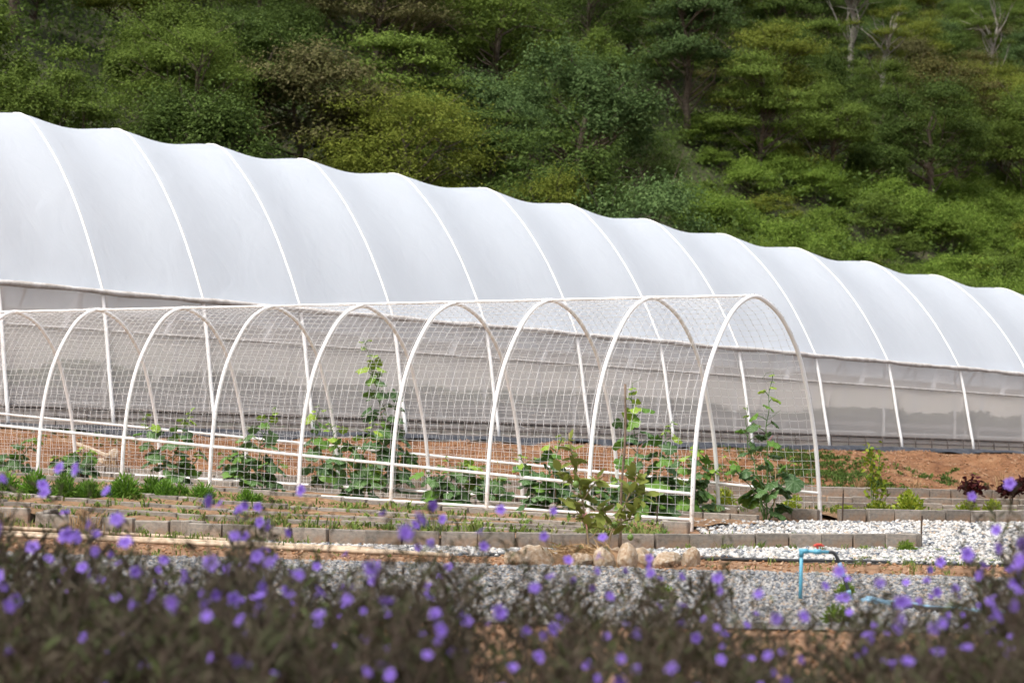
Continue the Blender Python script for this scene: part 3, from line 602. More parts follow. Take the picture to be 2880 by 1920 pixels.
# string net: rings and lengthwise cords tied at knots
r = rng(51); ns = 142; SS = np.linspace(HS[0]-.5, 0.01, ns); nl = 66
base = np.array([[p for p in hoop(s, .030)] for s in SS])      # (ns, 64, 2)
arc = np.concatenate([[0], np.cumsum(np.hypot(*(base[-1, 1:]-base[-1, :-1]).T))]); ti = np.interp(np.linspace(.02, .98, nl)*arc[-1], arc, np.arange(64))
def at_i(row, t): i = int(min(t, 62.999)); u = t-i; return row[i]*(1-u)+row[i+1]*u
bump = np.zeros(ns)
for i, s in enumerate(SS):
    d = min(abs(s-h) for h in HS); bump[i] = -.022*min(1, d/.45)
GR = np.zeros((ns, nl, 3))
for i, s in enumerate(SS):
    nrm = np.array(hoop(s, .030+bump[i]))
    for j, t in enumerate(ti):
        a, z = at_i(nrm, t+.05*math.sin(j*1.3+i*.17)+.02*r.normal()); ds = .003*math.sin(i*2.1+j)+r.normal(0, .004)
        GR[i, j] = tn(s+ds, a+r.normal(0, .003), z+r.normal(0, .004))
def tri_tubes(paths, rad):
    """three-sided cords along many point rows (p, n, 3)"""
    P = np.asarray(paths); p, n, _ = P.shape; T = np.gradient(P, axis=1); T /= np.linalg.norm(T, axis=2, keepdims=True)
    A = np.cross(T, np.array([.31, .22, .92])); A /= np.linalg.norm(A, axis=2, keepdims=True); B = np.cross(T, A); rings = []
    for k in range(3): q = 2*PI*k/3; rings.append(P+rad*(A*math.cos(q)+B*math.sin(q)))
    V = np.stack(rings, 2).reshape(-1, 3); F = []
    idx = np.arange(p*n*3).reshape(p, n, 3)
    for k in range(3): F.append(np.stack([idx[:, :-1, k], idx[:, :-1, (k+1) % 3], idx[:, 1:, (k+1) % 3], idx[:, 1:, k]], -1).reshape(-1, 4))
    return V, np.vstack(F)
V1, F1 = tri_tubes(GR, .0019); V2, F2 = tri_tubes(GR.transpose(1, 0, 2), .0019)
o = ob('netting', np_mesh('netting', np.vstack([V1, V2]), np.vstack([F1, F2+len(V1)]), M['string']), tun)
K = GR.reshape(-1, 3); V = (K[:, None]+OCT[None]*np.array([.0055, .0055, .0055])).reshape(-1, 3); F = (OCTF[None]+6*np.arange(len(K))[:, None, None]).reshape(-1, 3)
ob('knots', np_mesh('knots', V, F, M['knot']), tun)['kind'] = 'stuff'

# ------------------------------------------------------------------ block kerbs of the raised beds
r = rng(61); BLK = []
for k in range(5):
    m = MB(); m.box((0, 0, 0), (1, 1, 1)); b = MB(); L_, Wd, Hh = .345, .085, .20
    b.box((0, 0, 0), (L_, Wd, Hh), None, .008)
    b.v = [(x+r.normal(0, .0025), y+r.normal(0, .002), z+r.normal(0, .0025)) for x, y, z in b.v]; BLK.append(b.mesh('block', M['block']))
def kerb(name, label, pts, top, group='block kerbs of the raised beds', step=.357, cat='block kerb', jit=.012):
    """a row of blocks along a polyline in plan; top = height of the block tops above the ground"""
    P = np.array(pts, float); seg = np.hypot(*(P[1:]-P[:-1]).T); cum = np.concatenate([[0], np.cumsum(seg)]); n = max(1, int(round(cum[-1]/step)))
    t = thing(name, label, cat, (P[0][0], P[0][1], float(ground_z(*P[0]))), group)
    for i in range(n):
        d = (i+.5)*step; x = np.interp(d, cum, P[:, 0]); y = np.interp(d, cum, P[:, 1]); x1, y1 = np.interp(d+.02, cum, P[:, 0]), np.interp(d+.02, cum, P[:, 1])
        o = ob('block', BLK[int(r.integers(0, 5))], t)
        o.location = Vector((x+r.normal(0, jit*.5), y+r.normal(0, jit), float(G(x, y))+top-.10+r.normal(0, .004)))-t.location
        o.rotation_euler = (r.normal(0, .012), r.normal(0, .008), math.atan2(y1-y, x1-x)+r.normal(0, .012)+(PI if r.random() < .5 else 0))
        o.scale = (r.uniform(.985, 1.01), 1, 1)
    return t
kerb('block_kerb', 'long front row of grey concrete blocks beside the pebble strip', [(-3.08, 23.45), (-1.57, 23.04), (0.01, 23.09), (1.71, 23.67), (4.11, 24.50)], .155)
kerb('block_kerb', 'short end row of blocks closing the right end of the front bed', [(4.16, 24.56), (4.05, 25.0)], .15)
kerb('block_kerb', 'tan concrete blocks of the stepped bed front at the left', [(-4.62, 24.15), (-3.72, 23.75), (-3.05, 23.62)], .155)
kerb('block_kerb', 'weathered blocks at the left edge of the front bed', [(-7.0, 25.2), (-5.2, 24.9), (-4.72, 24.8)], .15)
kerb('block_kerb', 'short tan return row at the left step of the bed front', [(-4.68, 24.2), (-4.66, 24.9)], .15)
kerb('block_kerb', 'short return row at the second step of the bed front', [(-3.12, 23.5), (-3.10, 23.86)], .15)
def off_line(o_, a, b): return [(T9[0]+TD[0]*s+TN[0]*o_, T9[1]+TD[1]*s+TN[1]*o_) for s in np.linspace(a, b, 8)]
kerb('block_kerb', 'row of blocks edging the soil right in front of the net tunnel', off_line(-.42, -13, .1), .13)
kerb('block_kerb', 'second row of blocks in front of the net tunnel', [(-8.2, 30.2), (-5.5, 28.2), (-2.4, 26.7), (1.2, 25.4)], .13)
kerb('block_kerb', 'third row of blocks, between the weedy beds', [(-7.9, 28.6), (-5.4, 26.9), (-2.6, 25.6), (1.0, 24.75)], .13)
kerb('block_kerb', 'fourth low row of blocks just behind the front row', [(-7.6, 27.0), (-5.2, 25.8), (-2.6, 24.7), (.9, 24.25)], .13)
kerb('block_kerb', 'short stub of blocks at the right end of the weedy beds', [(1.62, 26.1), (1.75, 26.65)], .11)
kerb('block_kerb', 'row of blocks under the far base rail of the net tunnel', off_line(3.02, -9.6, -5.5)+off_line(3.14, -5.0, .15), .13)
kerb('block_kerb', 'dark grey inner row of blocks along the middle path of the net tunnel', off_line(1.9, -13, -.2), .10)
kerb('block_kerb', 'front row of blocks of the bed right of the net tunnel', [(3.93, 28.72), (5.2, 29.2), (6.4, 29.7), (9.0, 30.7)], .165)
kerb('block_kerb', 'second row of blocks in the beds right of the net tunnel', [(3.2, 31.0), (6.0, 31.6), (9.2, 32.7)], .15)
kerb('block_kerb', 'third row of blocks in the beds right of the net tunnel', [(2.6, 32.8), (6.0, 33.4), (9.5, 34.6)], .16)
kerb('block_kerb', 'last row of blocks below the red soil bank', [(-2.0, 35.5), (2.5, 36.0), (6.0, 36.8), (10.0, 38.2)], .19)
kerb('block_kerb', 'row of blocks between the bank and the back of the net tunnel', [(-6.5, 35.0), (-2.0, 34.2), (2.5, 34.2)], .15)
# soil between the kerbs
def soil_bed(name, front, back, lift, n=70, ny=14):
    A, B = curve(front, n), curve(back, n); V = []; F = []
    for i in range(n):
        for k in range(ny): p = A[i]+(B[i]-A[i])*k/(ny-1); V.append((p[0], p[1], float(G(*p))+lift+.05*vnoise(p[0], p[1], 2.2, 71)+.03*vnoise(p[0], p[1], 6, 72)))
    for i in range(n-1):
        for k in range(ny-1): F.append((i*ny+k, (i+1)*ny+k, (i+1)*ny+k+1, i*ny+k+1))
    tag(ob(name, np_mesh(name, V, F, M['bed'], True)), kind='structure')
soil_bed('bed_soil', [(-7.0, 25.25), (-4.7, 24.75), (-3.0, 23.66), (0, 23.2), (1.5, 23.72)], [(-11, 34.2), (-8.5, 32.7), (-4.0, 29.8), (-1, 27.9), (1.65, 26.2)], .085)
soil_bed('bed_soil', [(-9.5, 34.0), (-4.0, 30.3), (-1, 28.3), (2.1, 26.75)], [(-8.0, 35.6), (-2.5, 31.5), (.5, 29.8), (3.1, 28.2)], .03)
soil_bed('bed_soil', [(3.95, 28.82), (6.4, 29.8), (9, 30.8)], [(3.0, 35.0), (6.0, 36.4), (9.5, 37.6)], .06)

# ------------------------------------------------------------------ squash vines in the tunnel
def squash_leaf(seed):
    r = rng(seed); V = [(0, 0, 0)]; n = 22; F = []
    for ring, k in ((.5, 0), (1., 1)):
        for i in range(n):
            a = -PI+2*PI*(i+.5)/n; lobe = .80+.20*abs(math.cos(2.5*a))**.7; notch = .45+.55*min(1, (PI-abs(a))/.6)
            rr = .52*lobe*notch*ring*(1+.10*r.normal()*k); x, y = rr*math.cos(a)+.02, rr*math.sin(a)*1.05
            z = -.16*ring**2*(.5+.5*math.cos(a))-.10*abs(math.sin(a))*ring**1.5+.055*math.cos(a*5)*ring+r.normal(0, .018)*k
            V.append((x, y, z))
    for i in range(n-1): F.append((0, 1+i, 2+i)); F.append((1+i, 1+n+i, 2+n+i, 2+i))
    m = MB(); m.add(V, F); return m.mesh('leaf', M['vl_dark'], True)
SQ = [squash_leaf(200+k) for k in range(5)]
def vine(label, x, y, stems, seed, ties=1):
    """stems: list of (dx, dy, height, lean_x, lean_y, n_leaves, leaf size)"""
    r = rng(seed); z0 = float(G(x, y))+.05; t = thing('squash_vine', label, 'vine', (x, y, z0), 'squash vines in the net tunnel'); m = MB()
    for dx, dy, h, lx, ly, nlv, ls in stems:
        nlv = int(nlv*1.45); ls = ls*1.25
        pts = [(dx*.3, dy*.3, -.06), (dx, dy, h*.3), (dx+lx*.45+r.normal(0, .05), dy+ly*.45+r.normal(0, .03), h*.65), (dx+lx, dy+ly, h)]; P = curve(pts, 26)
        P += np.stack([.012*np.sin(np.arange(26)*1.1+seed), .012*np.cos(np.arange(26)*.9), np.zeros(26)], -1); m.tube(P, [.011*(1-.75*k/25) for k in range(26)], 5)
        for i in range(nlv):
            f = ((i+.6)/nlv)**.92; p = P[int(min(25, f*25))]; az_ = i*2.4+r.normal(0, .5); el_ = r.uniform(.15, .7); top = f > .86; young = f > .72
            pl = ls*(1.0-.62*f)*r.uniform(.7, 1.5)*(.5 if top else .95); dirv = np.array([math.cos(az_)*math.cos(el_), .8*math.sin(az_)*math.cos(el_), math.sin(el_)]); e = p+dirv*pl
            m.tube(curve([p, p+dirv*pl*.5+np.array([0, 0, .02]), e], 4), [.0055, .005, .0045, .004], 4)
            o = ob('leaf', SQ[int(r.integers(0, 5))], t); o.location = e; k = ls*(1.02-.52*f)*r.uniform(.75, 1.2)*(.55 if top else 1)
            o.scale = (k, k*r.uniform(.85, 1.05), k); o.rotation_euler = (r.normal(0, .35), r.uniform(.05, .75)+(0 if not top else -.5), az_+r.normal(0, .4))
            setmat(o, M['vl_new'] if f > .78 else (M['vl_mid'] if (young or r.random() < .22) else M['vl_dark']))
        for _ in range(2):      # tendrils
            p = P[int(r.integers(14, 26))]; q = p+r.normal(0, .10, 3); m.tube(curve([p, (p+q)/2+r.normal(0, .03, 3), q, q+r.normal(0, .03, 3)], 7), .0022, 3)
    sm_ = m.obj('stem', M['vinestem'], t, True)
    for k in range(ties):
        b = MB(); st = stems[k % len(stems)]; zz = st[2]*.5; c = Vector((st[0]+st[3]*.25, st[1]+st[4]*.25, zz)); b.tube([c+Vector((.02*math.cos(a), .02*math.sin(a), .01*a)) for a in np.linspace(0, 6, 9)]+[c+Vector((.05, -.02, .10))], .004, 4); b.obj('tie', M['tie'], sm_)
    b = MB(); b.tube([(.08, -.05, -.08), (.10, -.04, .55)], .006, 5); tag(b.obj('support_cane', M['bamboo'], None, False, (x, y, z0)), f'thin bamboo cane at the foot of the {nth(seed-299 if seed < 308 else seed-307)} vine from left, {"front" if seed < 308 else "back"} row', 'cane', 'bamboo canes at the vines')
def at_t(s, o_): return T9[0]+TD[0]*s+TN[0]*o_, T9[1]+TD[1]*s+TN[1]*o_
VINES = [
 ('low squash vine reaching right at the left picture edge, front row', -10.55, .35, [(.05, 0, .55, .35, 0, 10, .20), (-.1, 0, .35, -.25, 0, 7, .2)]),
 ('bushy squash plant, leftmost full clump of the front row', -9.38, .30, [(0, 0, .36, .22, 0, 13, .20), (-.1, 0, .30, -.25, .05, 10, .19), (.05, .05, .42, 0, 0, 8, .18)]),
 ('climbing squash vine leaning right with lime green tip, left part of the front row', -7.73, .30, [(.02, 0, 1.02, .22, 0, 17, .22), (-.08, .05, .92, -.28, 0, 12, .21), (.08, 0, .45, .3, .05, 9, .2)]),
 ('squash vine with one tall curling shoot, third climber of the front row', -6.32, .25, [(.03, 0, 1.10, .22, 0, 15, .21), (-.08, 0, .55, -.18, 0, 12, .22), (.1, .05, .4, .2, 0, 8, .2)]),
 ('double-stemmed squash vine left of the picture centre, front row', -4.72, .25, [(.06, 0, 1.0, .12, 0, 16, .21), (-.08, 0, .96, -.30, 0, 14, .21), (.0, .05, .45, .2, 0, 9, .2)]),
 ('round bushy squash plant between the two middle hoops, front row', -3.36, .25, [(0, 0, .55, .12, 0, 14, .22), (-.1, 0, .48, -.22, 0, 12, .21), (.1, .05, .5, .25, 0, 12, .22), (-.02, -.05, .62, -.05, 0, 8, .16)]),
 ('dense squash vine behind the lime sapling on its left, front row', -2.02, .25, [(0, 0, .92, .18, 0, 18, .21), (-.1, .03, .70, -.22, 0, 14, .20), (.1, 0, .4, .2, 0, 9, .2)]),
 ('largest squash vine right of the wooden stake, front row', -.72, .30, [(-.1, 0, 1.55, -.12, 0, 20, .22), (.12, 0, 1.15, .12, 0, 19, .22), (.0, .08, .55, .3, 0, 12, .23), (-.15, 0, .4, -.25, 0, 9, .2)]),
 ('small squash vine in the back row behind the second climber', -8.45, 2.55, [(0, 0, .78, .05, 0, 12, .19), (-.05, 0, .4, -.2, 0, 7, .18)]),
 ('upright squash vine in the back row left of the picture centre', -7.0, 2.55, [(0, 0, 1.15, -.08, 0, 16, .20), (.08, 0, .45, .2, 0, 8, .2)]),
 ('tallest squash vine climbing high up the back net left of the picture centre', -6.0, 2.6, [(0, 0, 2.05, -.34, -.1, 27, .25), (.05, 0, 1.2, -.12, -.05, 12, .2), (.06, 0, .5, .18, 0, 8, .2)]),
 ('low dark squash clump in the back row under the middle hoops', -4.4, 2.65, [(0, 0, .28, .12, 0, 10, .2), (-.1, 0, .24, -.18, 0, 8, .19)]),
 ('low squash clump in the back row behind the lime sapling', -2.75, 2.7, [(0, 0, .36, .2, 0, 11, .2), (-.1, 0, .30, -.2, 0, 9, .2)]),
 ('leafy squash vine in the back row behind the largest vine', -1.55, 2.72, [(0, 0, .80, .12, 0, 16, .22), (.15, 0, .55, .3, 0, 11, .2)]),
 ('tall squash vine climbing inside the last bay by the right end hoop', -.38, 2.55, [(0, 0, 1.72, .04, 0, 15, .21), (-.08, 0, 1.32, -.18, 0, 9, .19), (.1, 0, .7, .2, 0, 7, .24), (-.1, 0, .75, -.45, 0, 6, .18)]),
]
for i, (lab, s, o_, st) in enumerate(VINES):
    x, y = at_t(s, o_); vine(lab, x, y, st, 300+i, ties=2 if len(st) > 2 else 1)

# ------------------------------------------------------------------ small plants of the beds
def blade_tuft(r, n, h, spread, width, up=.6):
    """narrow bent leaves from one base"""
    V = []; F = []
    for i in range(n):
        a = r.uniform(0, 2*PI); b = np.array([r.normal(0, spread*.25), r.normal(0, spread*.25), 0]); L_ = h*r.uniform(.55, 1.15); o_ = r.uniform(.1, 1)*spread
        d = np.array([math.cos(a), math.sin(a), 0]); sd = np.array([-math.sin(a), math.cos(a), 0])*width*.5
        p1 = b+d*o_*.35+np.array([0, 0, L_*.6]); p2 = b+d*o_+np.array([0, 0, L_*(up-.35+.65*r.random())]); k = len(V)
        V += [b-sd*.6, b+sd*.6, p1+sd, p1-sd, p2]; F += [(k, k+1, k+2, k+3), (k+3, k+2, k+4)]
    return V, F
def bush_mesh(seed, R, H, n, L_, W_, mat):
    r = rng(seed); d = r.normal(size=(n, 3)); d /= np.linalg.norm(d, axis=1, keepdims=True); d[:, 2] = abs(d[:, 2]); k = r.uniform(.45, 1.05, (n, 1)); p = d*k*np.array([R, R, H])
    V = []; F = []
    for i in range(n):
        dr = d[i]*1.0+np.array([0, 0, .25])+r.normal(0, .4, 3); dr /= np.linalg.norm(dr); sd = np.cross(dr, r.normal(size=3)); sd /= np.linalg.norm(sd); l = L_*r.uniform(.6, 1.3); q = len(V); c = p[i]
        V += [c-dr*l*.3, c+sd*W_*.5, c+dr*l*.7, c-sd*W_*.5]; F.append((q, q+1, q+2, q+3))
    m = MB(); m.add(V, F); return m.mesh('foliage', mat)
CL = [bush_mesh(400+k, .125, .20, 560, .075, .016, M['clump']) for k in range(4)]
stem_cl = MB(); r = rng(410)
for i in range(9): stem_cl.tube([(r.normal(0, .02), r.normal(0, .02), -.05), (r.normal(0, .06), r.normal(0, .06), .14)], .004, 4)
stem_cl = stem_cl.mesh('stems', M['vinestem'])
r = rng(415); CPOS = [(-5.95, 27.6, 1.0), (-5.67, 27.35, 1.12), (-5.30, 27.09, 1.2), (-4.98, 27.21, 1.05), (-4.80, 27.5, .85), (-4.70, 27.25, 1.0), (-4.50, 27.45, .95), (-4.34, 27.45, 1.25), (-4.08, 27.7, 1.0), (-3.90, 27.6, 1.1), (-3.75, 27.8, .9), (-3.50, 27.7, 1.05), (-2.95, 27.3, .75), (-2.85, 27.5, .55)]
for i, (x, y, sc) in enumerate(sorted(CPOS)):
    t = thing('garden_plant', f'round bright green feathery plant in the left bed, {nth(i+1)} from the left', 'plant', (x, y, float(G(x, y))+.07), 'round green plants in the left bed', i*1.3); k_ = r.uniform(.8, 1.2); t.scale = (sc*k_, sc*k_, sc*r.uniform(.75, 1.25))
    ob('foliage', CL[i % 4], t); ob('stems', stem_cl, t)
YL = [bush_mesh(420+k, .24, .34, 420, .075, .045, M['yellowplant']) for k in range(4)]
YP = [(3.05, 30.3, .8), (3.5, 30.0, .75), (4.15, 29.9, .95), (4.55, 29.75, .9), (4.95, 29.9, 1.15), (5.75, 30.3, .9), (6.05, 30.25, .8), (6.35, 30.5, .65), (6.75, 30.6, .95), (7.05, 30.6, .7), (3.7, 31.2, .6), (2.75, 30.9, .9), (2.2, 31.4, .8), (5.35, 30.1, .5)]
for i, (x, y, sc) in enumerate(sorted(YP)):
    t = thing('garden_plant', f'yellow green leafy plant in the bed right of the net tunnel, {nth(i+1)} from the left', 'plant', (x, y, float(G(x, y))+.08), 'yellow green plants in the right bed', i*1.1); t.scale = (sc*.8, sc*.7, sc*(.5+.25*math.sin(i*2.1)))
    ob('foliage', YL[i % 4], t); ob('stems', stem_cl, t)
m1 = MB(); r = rng(433); P = []
for i in range(5):
    a = curve([(0, 0, -.05), (r.normal(0, .05), r.normal(0, .04), .3), (r.normal(0, .12), r.normal(0, .08), .62+.15*r.random())], 9); m1.tube(a, .006, 4); P += [a[k]+r.normal(0, .05, 3) for k in range(3, 9) for _ in range(7)]
t = thing('garden_plant', 'tall loose yellow green shoot standing above the right bed', 'plant', (4.62, 30.6, float(G(4.62, 30.6))+.08)); m1.obj('stems', M['vinestem'], t)
V, F = leaf_quads(np.array(P), rng(5).normal(0, 1, (len(P), 3))+np.array([0, 0, 1.]), .07, .05, rng(6)); ob('foliage', np_mesh('foliage', V, F, M['yellowplant']), t)
for i, (x, y, sc) in enumerate([(6.35, 33.0, .55), (6.9, 33.2, .5), (7.2, 33.4, .65), (7.5, 33.3, .5), (7.9, 33.2, .6)]):
    r = rng(440+i); m1 = MB(); P = []
    for q in range(6):
        e = np.array([r.normal(0, .16), r.normal(0, .1), .36+r.random()*.2])*sc; m1.tube(curve([(0, 0, -.05), e*np.array([.3, .3, .6]), e], 6), .005, 4); P += [e+r.normal(0, .05, 3) for _ in range(26)]
    t = thing('garden_plant', f'dark red leaved plant in the far right bed, {nth(i+1)} from the left', 'plant', (x, y, float(G(x, y))+.08), 'dark red plants in the far right bed'); m1.obj('stems', M['hedgestem'], t)
    V, F = leaf_quads(np.array(P), r.normal(0, .7, (len(P), 3))+np.array([0, 0, .8]), .10, .05, r); ob('foliage', np_mesh('foliage', V, F, M['redplant']), t)
# weeds over the beds, the kerb feet and the bank: stuff
r = rng(450); V = []; F = []
def weeds(n, fx, fy, h=(.04, .17), wd=.021, blades=(4, 13), sp=.22, lift=.05):
    for _ in range(n):
        x, y = fx(), fy; y = fy(x) if callable(fy) else fy; v, f = blade_tuft(r, int(r.integers(*blades)), r.uniform(*h), sp*r.uniform(.6, 1.4), wd*r.uniform(.7, 1.4)); o_ = len(V); z = float(ground_z(x, y))+lift
        V.extend([(p[0]+x, p[1]+y, p[2]+z) for p in v]); F.extend([tuple(i+o_ for i in q) for q in f])
def bed_y(x): lo = np.interp(x, [-6.5, -4.7, -3, 0, 1.6], [25.3, 24.8, 23.75, 23.3, 23.8]); hi = np.interp(x, [-6.5, -4, -1, 1.6], [31, 29.6, 27.7, 26.0]); return lo+(hi-lo)*r.random()
weeds(560, lambda: r.uniform(-6.2, 1.6), bed_y)
weeds(60, lambda: r.uniform(-3, 1.9), lambda x: np.interp(x, [-3, 0, 1.9], [23.9, 23.5, 24.1])+r.random()*.8, (.10, .24), .015, (7, 14), .14)
weeds(40, lambda: r.uniform(1.8, 3.6), lambda x: np.interp(x, [1.8, 3.6], [23.9, 24.5])+r.random()*.5, (.06, .2), .012, (5, 12), .1, .02)
weeds(70, lambda: r.uniform(-5, -1.6), lambda x: np.interp(x, [-5, -4.6, -3.1, -1.5], [24.6, 24.0, 23.3, 22.9])-r.random()*.4, (.05, .15), .012, (5, 12), .1, 0)
weeds(45, lambda: r.uniform(.4, 4.3), lambda x: np.interp(x, [0, 1.71, 4.11], [22.9, 23.45, 24.3])-r.random()*.25, (.05, .14), .012, (5, 10), .1, 0)
weeds(240, lambda: r.uniform(3.2, 6.5), lambda x: 22.2+.08*x+abs(r.normal(0, .25))*(1 if r.random() < .6 else -1.2), (.03, .08), .010, (5, 10), .08, 0)
weeds(90, lambda: r.uniform(4.2, 6.5), lambda x: 23.6+r.normal(0, .12), (.03, .09), .010, (5, 10), .08, 0)
weeds(120, lambda: r.uniform(2.2, 9), lambda x: np.interp(x, [2.2, 4, 9], [29.2, 29.3, 31.0])+r.random()*1.2, (.04, .12), .012, (5, 10), .1, .08)
weeds(60, lambda: r.uniform(-4.5, 4.8), lambda x: 20.3+r.random()*1.6, (.03, .12), .010, (4, 9), .1, 0)
m = MB(); m.add(V, F); tag(ob('weeds', m.mesh('weeds', M['weed'])), 'low grassy weeds scattered over the beds and along the kerbs', 'weeds', kind='stuff')
V = []; F = []
def bankpatch(n, cx_, cy_, sx, sy, h=(.04, .12)):
    for _ in range(n):
        x, y = cx_+r.normal(0, sx), cy_+r.normal(0, sy); v, f = blade_tuft(r, 7, r.uniform(*h), .12, .025); o_ = len(V); z = float(ground_z(x, y)); V.extend([(p[0]+x, p[1]+y, p[2]+z) for p in v]); F.extend([tuple(i+o_ for i in q) for q in f])
bankpatch(480, 5.9, 45.2, .5, 1.0); bankpatch(350, 5.6, 47.3, .6, .8); bankpatch(260, 6.6, 43.6, .45, .6); bankpatch(90, 8.0, 45.6, .25, .3); bankpatch(200, 4.7, 44.0, .8, .9); bankpatch(60, 8.3, 47.0, .5, .5); bankpatch(70, -6.6, 38.2, .5, .3)
m = MB(); m.add(V, F); tag(ob('bank_creeper', m.mesh('bank_creeper', TREE['dark'])), 'dark green creeping weeds in patches on the red soil bank', 'weeds', kind='stuff')
for i, (x, y, h) in enumerate([(-4.05, 23.1, .34), (-6.0, 36.3, .3), (-5.3, 36.4, .35), (6.2, 42.6, .3), (8.2, 43.6, .35), (9.0, 44.2, .42), (7.2, 42.9, .25), (-5.05, 23.9, .25)]):
    v, f = blade_tuft(rng(470+i), 70, h, .22 if i else .28, .010, .75); m = MB(); m.add(v, f)
    tag(m.obj('dry_grass', M['straw'], None, False, (x, y, float(ground_z(x, y)))), ['straw coloured dry grass tuft standing before the stepped kerb at the left', 'dry grass tuft at the bank foot below the plank', 'dry grass tuft at the bank foot right of the plank', 'dry grass tuft at the foot of the bank, left of the right-hand four', 'dry grass tuft at the bank foot, third of the right-hand four', 'tallest dry grass tuft at the bank foot near the right edge', 'small dry grass tuft at the bank foot, second of the right-hand four', 'small dry grass tuft at the far left before the kerb'][i], 'dry grass', 'dry grass tufts')

# ------------------------------------------------------------------ lime sapling, stake and stone ring
def rock_mesh(seed, name='rock'):
    r = rng(seed); import bmesh
    bm = bmesh.new(); bmesh.ops.create_icosphere(bm, subdivisions=3, radius=.5)
    fl = [(Vector(r.normal(size=3)).normalized(), r.uniform(.30, .46)) for _ in range(11)]
    for v in bm.verts:
        for n_, d in fl:
            k = v.co.dot(n_)
            if k > d: v.co -= n_*(k-d)*.92
        v.co *= 1+.05*math.sin(v.co.x*13+seed)*math.cos(v.co.y*11)
    me = bpy.data.meshes.new(name); bm.to_mesh(me); bm.free(); me.materials.append(M['rock']); return me
RK = [rock_mesh(500+k) for k in range(5)]
ROCKS = [(.20, 20.75, .16, .13, .14, 'tilted brown rock on the far left of the stone ring'), (.33, 21.0, .15, .11, .10, 'small rounded tan rock on top of the stone ring'), (.22, 20.25, .26, .18, .17, 'largest pale rock at the left front of the stone ring'),
 (.04, 20.3, .14, .12, .12, 'whitish rock at the left end of the stone ring'), (.62, 20.15, .15, .13, .13, 'grey-white rock in the middle front of the stone ring'), (.80, 20.2, .17, .15, .17, 'dark rock right of the middle in the stone ring'),
 (1.0, 20.3, .16, .14, .20, 'upright tan rock at the right front of the stone ring'), (1.16, 20.7, .16, .13, .15, 'grey rock at the right side of the stone ring'), (1.34, 20.6, .19, .14, .12, 'flat rock right of the stone ring'), (1.42, 21.0, .15, .12, .11, 'pale rock at the far right of the stone ring'),
 (1.58, 20.8, .14, .12, .16, 'brown rock at the right end of the stone heap'), (.55, 21.3, .18, .12, .1, 'low rock behind the straw of the stone ring'), (1.0, 21.4, .2, .14, .12, 'low rock at the back of the stone ring')]
for i, (x, y, a, b, c, lab) in enumerate(ROCKS):
    o = tag(ob('rock', RK[i % 5], None, (x, y, float(G(x, y))+c*.36)), lab, 'rock', 'rocks of the stone ring'); o.scale = (a*1.42, b*1.4, c*1.5); o.rotation_euler = (.3*math.sin(i), .3*math.cos(i*2), i*1.7)
m = MB(); V = []; F = []; n = 26
for i in range(9):
    for j in range(n): rr = i/8; a = 2*PI*j/n; V.append((.75+.52*rr*math.cos(a), 20.75+.45*rr*math.sin(a), .15*(1-rr**2)+.02*math.sin(j*2.3)*rr-.01))
F = [(i*n+j, (i+1)*n+j, (i+1)*n+(j+1) % n, i*n+(j+1) % n) for i in range(8) for j in range(n)]
m.add(V, F); tag(m.obj('soil_mound', M['bed'], None, True), 'low heaped soil inside the stone ring around the lime sapling', 'soil mound')
r = rng(520); v = []; f = []
for i in range(170):
    x, y = .55+r.normal(0, .13), 20.40+r.normal(0, .12); a = r.uniform(0, PI); L_ = r.uniform(.05, .13); z = .10+abs(r.normal(0, .035)); k = len(v); dz = r.normal(0, .03)
    v += [(x-math.cos(a)*L_, y-math.sin(a)*L_, z-dz), (x+.004, y, z+.012), (x+math.cos(a)*L_, y+math.sin(a)*L_, z+dz), (x-.004, y, z+.004)]; f.append((k, k+1, k+2, k+3))
m = MB(); m.add(v, f); tag(m.obj('straw_mulch', M['straw']), 'brown straw mulch lying over the stone ring', 'straw', kind='stuff')
m = MB(); P = curve([(1.0, 21.15, -.1), (.985, 21.15, .55), (1.01, 21.15, 1.1), (1.0, 21.15, 1.56)], 14); m.tube(P, [.0135-.0003*k+.0012*math.sin(k*2) for k in range(14)], 7)
tag(m.obj('wooden_stake', M['stake'], None, True), 'thin grey wooden stake standing upright beside the lime sapling', 'stake')
lm = MB(); n = 10; V = [(0, 0, 0)]; 
for k in range(1, 5): x = k/5; wd = .21*math.sin(PI*x**.85)+.02; V += [(x, -wd, .05*math.sin(PI*x)), (x, 0, -.03*math.sin(PI*x)+.02), (x, wd, .05*math.sin(PI*x))]
V.append((1, 0, -.02)); F = [(0, 1, 2), (0, 2, 3)]
for k in range(3): a = 1+3*k; F += [(a, a+3, a+4, a+1), (a+1, a+4, a+5, a+2)]
F += [(10, 13, 11), (11, 13, 12)]; lm.add(V, F); LIMELEAF = lm.mesh('leaf', M['limeleaf'], True)
lt = thing('lime_sapling', 'young lime sapling with small green fruit in front of the net tunnel', 'sapling', (.82, 20.9, .08)); stems = MB(); r = rng(530)
